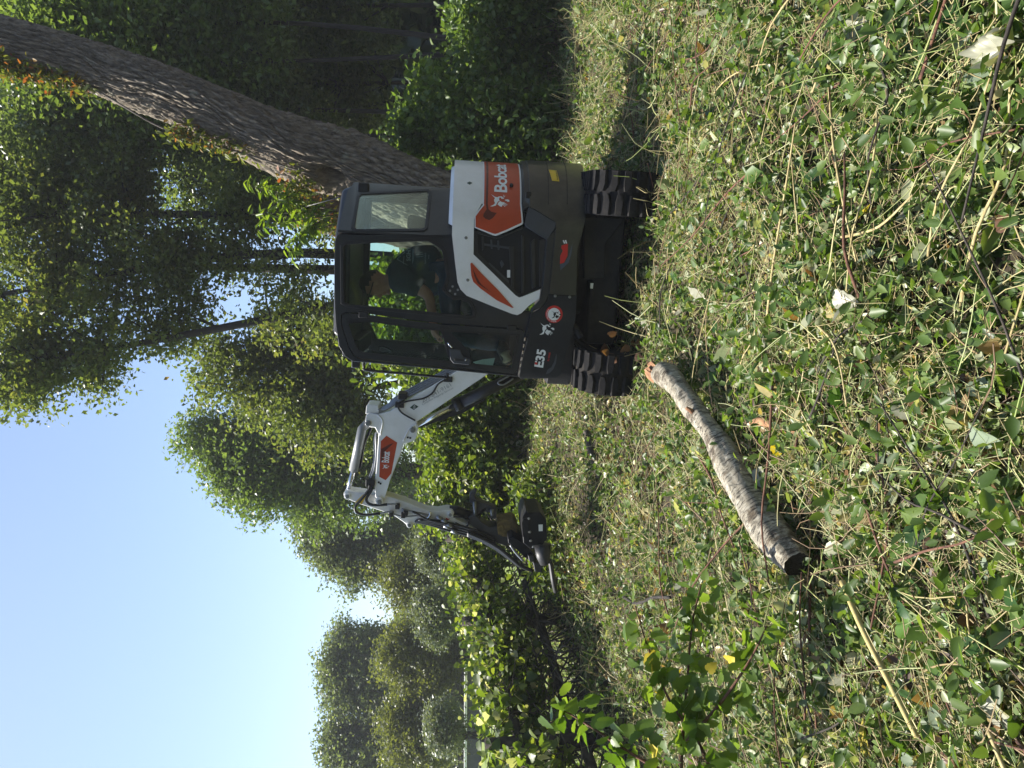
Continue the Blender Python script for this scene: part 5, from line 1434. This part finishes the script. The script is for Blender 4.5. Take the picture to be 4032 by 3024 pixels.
for i in range(nv):
    t = i / (nv - 1); x = t * LL
    cy = 0.085 * math.sin(t * 4.6 + 0.3) - 0.02 + 0.012 * math.sin(t * 14); cz = 0.015 * math.sin(t * 5)
    r = 0.067 + 0.010 * math.sin(t * 9 + 1) + 0.006 * math.sin(t * 23)
    if t < 0.03: r *= 0.75
    for k in range(nu):
        a = 2 * math.pi * k / nu
        rr = r * (1 + 0.05 * math.sin(2 * a + t * 4) + 0.03 * math.sin(5 * a - t * 17)) + rg.normal(0, 0.0022)
        V.append((x, cy + rr * math.cos(a), cz + rr * math.sin(a)))
i = (np.arange(nv - 1)[:, None] * nu + np.arange(nu)[None]).ravel(); j = (np.arange(nv - 1)[:, None] * nu + (np.arange(nu)[None] + 1) % nu).ravel()
np_obj('bark', np.array(V), [np.stack([i, j, j + nu, i + nu], 1)], M_birch, log, sm=True)
E0 = np.array(V[-nu:]); c = E0.mean(0)
inner = c + (E0 - c) * 0.93 - np.array([0.006, 0, 0]); core = c + (E0 - c) * 0.5 - np.array([0.012, 0, 0])
VV = np.concatenate([E0, inner, core, [c - np.array([0.016, 0, 0])]])
F = []
for k in range(nu):
    q = (k + 1) % nu
    F += [[k, q, nu + q, nu + k], [nu + k, nu + q, 2 * nu + q, 2 * nu + k]]
ce = np_obj('cut_end', VV, [np.array(F), np.array([[2 * nu + k, 2 * nu + (k + 1) % nu, 3 * nu] for k in range(nu)])], M_rot, log, sm=True)
for k in range(16):
    a = rg.uniform(0, 2 * math.pi); rr = rg.uniform(0.01, 0.05)
    p = Vector((0.02, -0.02 + rr * math.cos(a), rr * math.sin(a)))
    L = rg.uniform(0.06, 0.24)
    q = p + Vector((-L, rg.normal(0, 0.03), rg.normal(0.02, 0.03)))
    tube('splinter', [p + Vector((0.06, 0, 0)), p.lerp(q, 0.4) + Vector((0, rg.normal(0, .008), rg.normal(0, .008))), q], [0.014, 0.011, 0.002], M_torn, log, n=5, sm=False)
for k in range(5):
    a = rg.uniform(0, 2 * math.pi); p = Vector((-0.03 - 0.05 * rg.random(), 0.04 * math.cos(a) - 0.02, 0.045 * math.sin(a)))
    w = 0.03
    mesh_obj('torn_bark', [p + Vector((0.07, -w, 0)), p + Vector((0.07, w, 0.005)), p + Vector((-0.02, w * 1.2, 0.02)), p + Vector((-0.06, 0, 0.03)), p + Vector((-0.03, -w, 0.015))], [[0, 1, 2, 3, 4]], M_torn, log)
def lpos(t, a, r): return Vector((t * LL, 0.085 * math.sin(t * 4.6 + 0.3) - 0.02 + r * math.cos(a), 0.015 * math.sin(t * 5) + r * math.sin(a)))
tube('branch_stub', [lpos(0.42, R(200), 0.04), lpos(0.44, R(205), 0.10), lpos(0.46, R(205), 0.15)], [0.022, 0.018, 0.016], M_torn, log, n=8)
tube('branch_stub', [lpos(0.40, R(60), 0.04), lpos(0.395, R(60), 0.09)], [0.016, 0.010], M_torn, log, n=7)

# second smaller pieces of wood
def chunk(label, pa, pb, r, mat, zc=0.08):
    a = on_ground(*pa, zc); b2 = on_ground(*pb, zc + 0.02)
    a.z = float(gh(a.x, a.y)) + zc; b2.z = float(gh(b2.x, b2.y)) + zc
    root = empty('dead_branch', a); tag(root, label, 'branch')
    P = [Vector((0, 0, 0)), (b2 - a) * 0.35 + Vector((rg.normal(0, .02), 0, 0.01)), (b2 - a) * 0.7 + Vector((rg.normal(0, .02), 0, 0)), b2 - a]
    tube('wood', spline(P, 6), np.linspace(r, r * 0.8, 19), mat, root, n=10)
    return root
chunk('weathered grey branch piece left of the birch log', (2400, 1700), (2415, 1880), 0.035, M_bark, 0.09)
chunk('thin dark stick lying across the mulch left of the log', (2480, 2350), (2650, 2352), 0.012, M_darkbark, 0.16)
chunk('frayed pale root stub right of the birch log', (2960, 1660), (3130, 1690), 0.022, M_torn, 0.07)
chunk('long straw-yellow stalk pointing at the lower left corner', (3310, 2290), (3600, 2900), 0.011, pmat('yellow_stalk', (0.42, 0.34, 0.13), 0.7, var=0.3, scale=30), 0.13)

# ------------------------------------------------------------------ mulch
M_stem = None
m, nt, b = node_mat('dry_stems')
a_ = nt.nodes.new('ShaderNodeAttribute'); a_.attribute_name = 'rnd'
r_ = ramp(nt, [(0, (0.05, 0.032, 0.02)), (0.25, (0.16, 0.10, 0.05)), (0.5, (0.30, 0.25, 0.11)), (0.7, (0.44, 0.39, 0.20)), (0.85, (0.20, 0.27, 0.06)), (1, (0.40, 0.40, 0.22))], a_.outputs['Fac'])
nt.links.new(r_.outputs[0], b.inputs['Base Color']); b.inputs['Roughness'].default_value = 0.65
M_stem = m
def area_pts(n, y0, y1, power=0.0, xk=0.55, xm=0.5):
    """points spread over the visible ground; power>0 thins with distance"""
    out = []
    while sum(map(len, out)) < n:
        y = RNG.uniform(y0, y1, n * 2); x = RNG.uniform(-1, 1, n * 2) * (xk * y1 + xm)
        ok = (np.abs(x) < xk * y + xm) & (RNG.random(n * 2) < (y0 / y) ** power)
        out.append(np.stack([x[ok], y[ok]], 1))
    return np.concatenate(out)[:n]
def pile(x, y):
    return gh(x, y) + 0.05 + 0.045 * np.sin(3.1 * x + 0.7) * np.sin(2.7 * y) + 0.03 * np.sin(7.7 * x - 5.2 * y)
def outside_machine(P):
    """keep mulch off the inside of the tracks"""
    q = (P - np.array([1.0, 6.4])) 
    return np.ones(len(P), bool)
YE = 10.3
# base carpet
P = area_pts(62000, 1.5, YE, 0.9); n = len(P)
z = pile(P[:, 0], P[:, 1]) + RNG.normal(0, 0.022, n)
C = np.column_stack([P, np.maximum(z, gh(P[:, 0], P[:, 1]) + 0.006)])
S = RNG.gamma(2.3, 0.0115, n) + 0.011
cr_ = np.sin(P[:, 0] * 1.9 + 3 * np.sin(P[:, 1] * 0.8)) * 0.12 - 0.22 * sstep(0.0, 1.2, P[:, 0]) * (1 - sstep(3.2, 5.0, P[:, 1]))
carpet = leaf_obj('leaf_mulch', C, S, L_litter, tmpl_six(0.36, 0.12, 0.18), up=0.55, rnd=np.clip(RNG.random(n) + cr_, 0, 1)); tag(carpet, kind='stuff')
P = area_pts(60000, 1.5, YE, 0.8); n = len(P)
C = np.column_stack([P, pile(P[:, 0], P[:, 1]) + RNG.normal(0, 0.02, n)])
sh = leaf_obj('shredded_bits', C, 0.012 + 0.03 * RNG.random(n) ** 2, L_litter, tmpl_diamond(0.35, 0.1), up=0.5, rnd=np.clip(0.25 + 0.75 * RNG.random(n), 0, 1)); tag(sh, kind='stuff')
# stems
def stems(name, n, y0, y1, lmin, lmax, rad, lift, power, seg=4, lean=0.25, lo=0.0, hi=1.0):
    P = area_pts(n, y0, y1, power)
    L = RNG.uniform(lmin, lmax, n); az = RNG.uniform(0, 2 * np.pi, n); el = np.abs(RNG.normal(0, lean, n))
    D = np.stack([np.cos(az) * np.cos(el), np.sin(az) * np.cos(el), np.sin(el)], 1)
    z = pile(P[:, 0], P[:, 1]) + RNG.normal(lift, 0.02, n)
    A = np.column_stack([P, z]); bend = RNG.normal(0, 0.10, (n, 3)) * L[:, None]; bend[:, 2] *= 0.5
    t = np.linspace(0, 1, seg)
    Q = A[:, None] + D[:, None] * (L[:, None] * t[None])[..., None] + bend[:, None] * (4 * t * (1 - t))[None, :, None]
    T = unit(np.gradient(Q, axis=1)); N = unit(np.cross(T, np.array([0.13, 0.21, 1.0]))); B = np.cross(T, N)
    r = rad * (0.5 + RNG.random(n))[:, None] * np.linspace(1, 0.6, seg)[None]
    ang = np.array([0, 2.09, 4.19])
    V = Q[:, :, None] + r[:, :, None, None] * (np.cos(ang)[None, None, :, None] * N[:, :, None] + np.sin(ang)[None, None, :, None] * B[:, :, None])
    V = V.reshape(-1, 3)
    base = (np.arange(n) * seg * 3)[:, None, None]
    i = (np.arange(seg - 1)[:, None] * 3 + np.arange(3)[None]).reshape(1, -1, 1); j = (np.arange(seg - 1)[:, None] * 3 + (np.arange(3)[None] + 1) % 3).reshape(1, -1, 1)
    F = np.concatenate([base + i, base + j, base + j + 3, base + i + 3], 2).reshape(-1, 4)
    o = np_obj(name, V, [F], M_stem, rnd=np.repeat(lo + (hi - lo) * RNG.random(n), (seg - 1) * 3), sm=True); tag(o, kind='stuff'); return o
stems('cut_straw', 34000, 1.5, YE, 0.03, 0.17, 0.0016, 0.016, 0.9, 3, 0.35, 0.3)
stems('cut_stalks', 2600, 1.5, YE, 0.15, 0.5, 0.0028, 0.02, 0.8, 5, 0.22)
stems('standing_stubble', 1600, 5.0, YE, 0.12, 0.40, 0.0035, 0.02, 0.0, 4, 0.9, 0.35, 1.0)
# green sprigs still standing in the mulch
P = area_pts(2600, 1.6, YE, 0.9); C = []; 
for x, y in P:
    k = RNG.integers(4, 10); h = RNG.uniform(0.04, 0.20); z = float(pile(x, y))
    ln = RNG.normal(0, 0.05, 2)
    for q in range(k):
        t = RNG.random(); C.append((x + ln[0] * t + RNG.normal(0, .02), y + ln[1] * t + RNG.normal(0, .02), z + h * t))
C = np.array(C); n = len(C)
sp_ = leaf_obj('green_sprigs', C, 0.028 + 0.042 * RNG.random(n), L_bush, tmpl_six(0.3), up=0.6, rnd=RNG.random(n) * 0.9); tag(sp_, kind='stuff')

# single large leaves lying in the foreground: pieces of the ground cover
def single_mats():
    out = []
    for nm_, c in (('pale_leaf_underside', (0.33, 0.33, 0.25)), ('grey_green_leaf', (0.20, 0.25, 0.17)), ('fresh_green_leaf', (0.07, 0.14, 0.02)), ('deep_green_leaf', (0.030, 0.075, 0.018)), ('brown_dead_leaf', (0.12, 0.06, 0.032)), ('yellow_leaf', (0.50, 0.40, 0.04))):
        out.append(leaf_mat(nm_, [(0, tuple(v * 0.85 for v in c)), (1, tuple(min(1, v * 1.15) for v in c))], 0.32))
    return out
SM = single_mats(); LV = []
for mi in range(6):
    for k in range(3):
        V0, F0 = tmpl_broad(0.05 + 0.14 * RNG.random(), RNG.uniform(-0.1, 0.35))
        V0 = V0.copy(); V0[:, 2] += 0.06 * np.sin(V0[:, 0] * 7 + k) * np.cos(V0[:, 1] * 6)
        V0[:, 0] *= RNG.uniform(0.7, 1.1)
        me = bpy.data.meshes.new('leaf'); me.from_pydata([tuple(v) for v in V0], [], [tuple(f) for f in F0[0]]); me.update(); smooth(me)
        me.materials.append(SM[mi])
        q = me.attributes.new('rnd', 'FLOAT', 'FACE'); q.data.foreach_set('value', np.full(len(me.polygons), RNG.random(), np.float32))
        LV.append((mi, me))
P = area_pts(270, 1.7, 5.5, 1.4)
for x, y in P:
    mi = RNG.choice(6, p=[0.20, 0.2, 0.27, 0.25, 0.06, 0.02]); me = [q for q in LV if q[0] == mi][RNG.integers(0, 3)][1]
    o = link('leaf', me, None, ground)
    s = RNG.uniform(0.05, 0.105) * (1.15 if mi == 0 else 1)
    o.location = (x, y, float(pile(x, y)) + RNG.uniform(0.015, 0.06)); o.scale = (s, s, s)
    o.rotation_euler = (RNG.normal(0, 0.5), RNG.normal(0, 0.5), RNG.uniform(0, 6.28))
M_tw = [bark('reddish_twig', (0.05, 0.022, 0.015), (0.16, 0.075, 0.045), 30, (1, 1, 1), 0.2), bark('dark_twig', (0.016, 0.013, 0.011), (0.05, 0.04, 0.032), 30, (1, 1, 1), 0.2), bark('straw_twig', (0.20, 0.15, 0.06), (0.48, 0.40, 0.20), 30, (1, 1, 1), 0.2)]
P = area_pts(120, 1.7, 6.0, 1.0)
for x, y in P:
    L = RNG.uniform(0.3, 1.0); az = RNG.uniform(0, 6.28); d = Vector((math.cos(az), math.sin(az), RNG.uniform(-0.02, 0.16)))
    p = Vector((x, y, float(pile(x, y)) + 0.05)); pts = [p]
    for q in range(3): pts.append(pts[-1] + d * L / 3 + Vector(RNG.normal(0, 0.03, 3)))
    pts[-1].z = max(pts[-1].z, float(pile(pts[-1].x, pts[-1].y)) + 0.03)
    tube('twig', spline(pts, 3), np.linspace(1, 0.5, 10) * RNG.uniform(0.003, 0.007), M_tw[RNG.choice(3, p=[.35, .3, .35])], ground, n=5)

# ------------------------------------------------------------------ bent sapling in the left foreground
sg = empty('poplar_sapling', UV(-40, 2720, 3.1)); tag(sg, 'bent poplar sapling with lime green leaves in the left foreground', 'sapling')
so0 = Vector(sg.location)
PA = [[UV(-60, 2680, 3.0), UV(150, 2690, 3.05), UV(330, 2705, 3.1), UV(560, 2725, 3.15), UV(720, 2760, 3.2)],
      [UV(-60, 2820, 2.9), UV(120, 2740, 2.95), UV(260, 2640, 3.05), UV(450, 2560, 3.2), UV(640, 2500, 3.3)],
      [UV(-40, 2660, 2.9), UV(60, 2480, 3.0), UV(160, 2330, 3.1), UV(240, 2200, 3.2)],
      [UV(100, 2700, 3.0), UV(260, 2840, 2.9), UV(420, 2950, 2.85), UV(560, 3020, 2.8)]]
LS = []
for mi in (2, 2, 3, 5):
    V0, F0 = tmpl_broad(0.08, 0.15); me = bpy.data.meshes.new('leaf'); me.from_pydata([tuple(v) for v in V0], [], [tuple(f) for f in F0[0]]); me.update(); smooth(me)
    me.materials.append(L_sap if mi != 5 else SM[5]); q = me.attributes.new('rnd', 'FLOAT', 'FACE'); q.data.foreach_set('value', np.full(len(me.polygons), RNG.random(), np.float32)); LS.append(me)
for P_ in PA:
    sp2 = spline(P_, 8)
    tube('stem', [p - so0 for p in sp2], np.linspace(0.008, 0.003, len(sp2)), M_tw[0], sg, n=6)
    for k, p in enumerate(sp2):
        if k < 2: continue
        for q in range(2 if RNG.random() < 0.75 else 3):
            o = link('leaf', LS[0 if RNG.random() < .45 else (1 if RNG.random() < .6 else (2 if RNG.random() < .9 else 3))], None, sg)
            s = RNG.uniform(0.045, 0.09); o.scale = (s, s, s)
            o.location = p - so0 + Vector(RNG.normal(0, 0.045, 3))
            o.rotation_euler = (RNG.normal(-0.5, 0.6), RNG.normal(0, 0.6), RNG.uniform(0, 6.28))

# large pale sheet-like leaf near the lower right corner, brown leaves caught in the track
pl = empty('pale_dry_leaf', on_ground(3900, 190, 0.16)); tag(pl, 'big pale dry leaf with folded edges near the right foreground corner', 'leaf')
V = []; n_ = 9
for i in range(n_):
    for j in range(n_):
        u = i / (n_ - 1) - 0.5; v = j / (n_ - 1) - 0.5
        w = 1 - 0.5 * (abs(v) * 2) ** 2
        V.append((u * 0.105 * w, v * 0.11 + 0.02 * u, 0.02 * math.sin(u * 9) + 0.025 * abs(v) + 0.015 * math.sin(v * 14 + u * 5)))
F = [[i * n_ + j, i * n_ + j + 1, (i + 1) * n_ + j + 1, (i + 1) * n_ + j] for i in range(n_ - 1) for j in range(n_ - 1)]
o = mesh_obj('blade', V, F, SM[0], pl, sm=True); q = o.data.attributes.new('rnd', 'FLOAT', 'FACE'); q.data.foreach_set('value', np.full(len(F), 0.6, np.float32))
bl2 = empty('dead_leaf_clump', on_ground(2350, 1450, 0.35)); bl2.location = EXM @ (UC @ Vector((-0.56, -0.92, 0.30)))
tag(bl2, 'clump of reddish brown dead leaves caught in the left track', 'leaf clump')
for k in range(16):
    me = [q for q in LV if q[0] == 4][k % 3][1]
    o = link('leaf', me, None, bl2); s = RNG.uniform(0.06, 0.11); o.scale = (s, s, s)
    o.location = Vector((RNG.normal(0.02, 0.05), RNG.normal(-0.05, 0.05), RNG.normal(-0.05, 0.10))); o.rotation_euler = tuple(RNG.uniform(0, 6.28, 3))

# ------------------------------------------------------------------ haze
import os
hz = bpy.data.meshes.new('haze'); bmh = bmesh.new(); box_bm(bmh, (-60, -6, -1.2), (60, 60, 16)); bmh.to_mesh(hz); bmh.free()
m = bpy.data.materials.new('haze'); m.use_nodes = True; nt = m.node_tree; nt.nodes.remove(nt.nodes['Principled BSDF'])
pv = nt.nodes.new('ShaderNodeVolumePrincipled'); pv.inputs['Density'].default_value = 0.0012; pv.inputs['Color'].default_value = (0.92, 0.95, 1.0, 1)
nt.links.new(pv.outputs[0], nt.nodes['Material Output'].inputs['Volume'])
tag(link('haze', hz, m), kind='stuff')
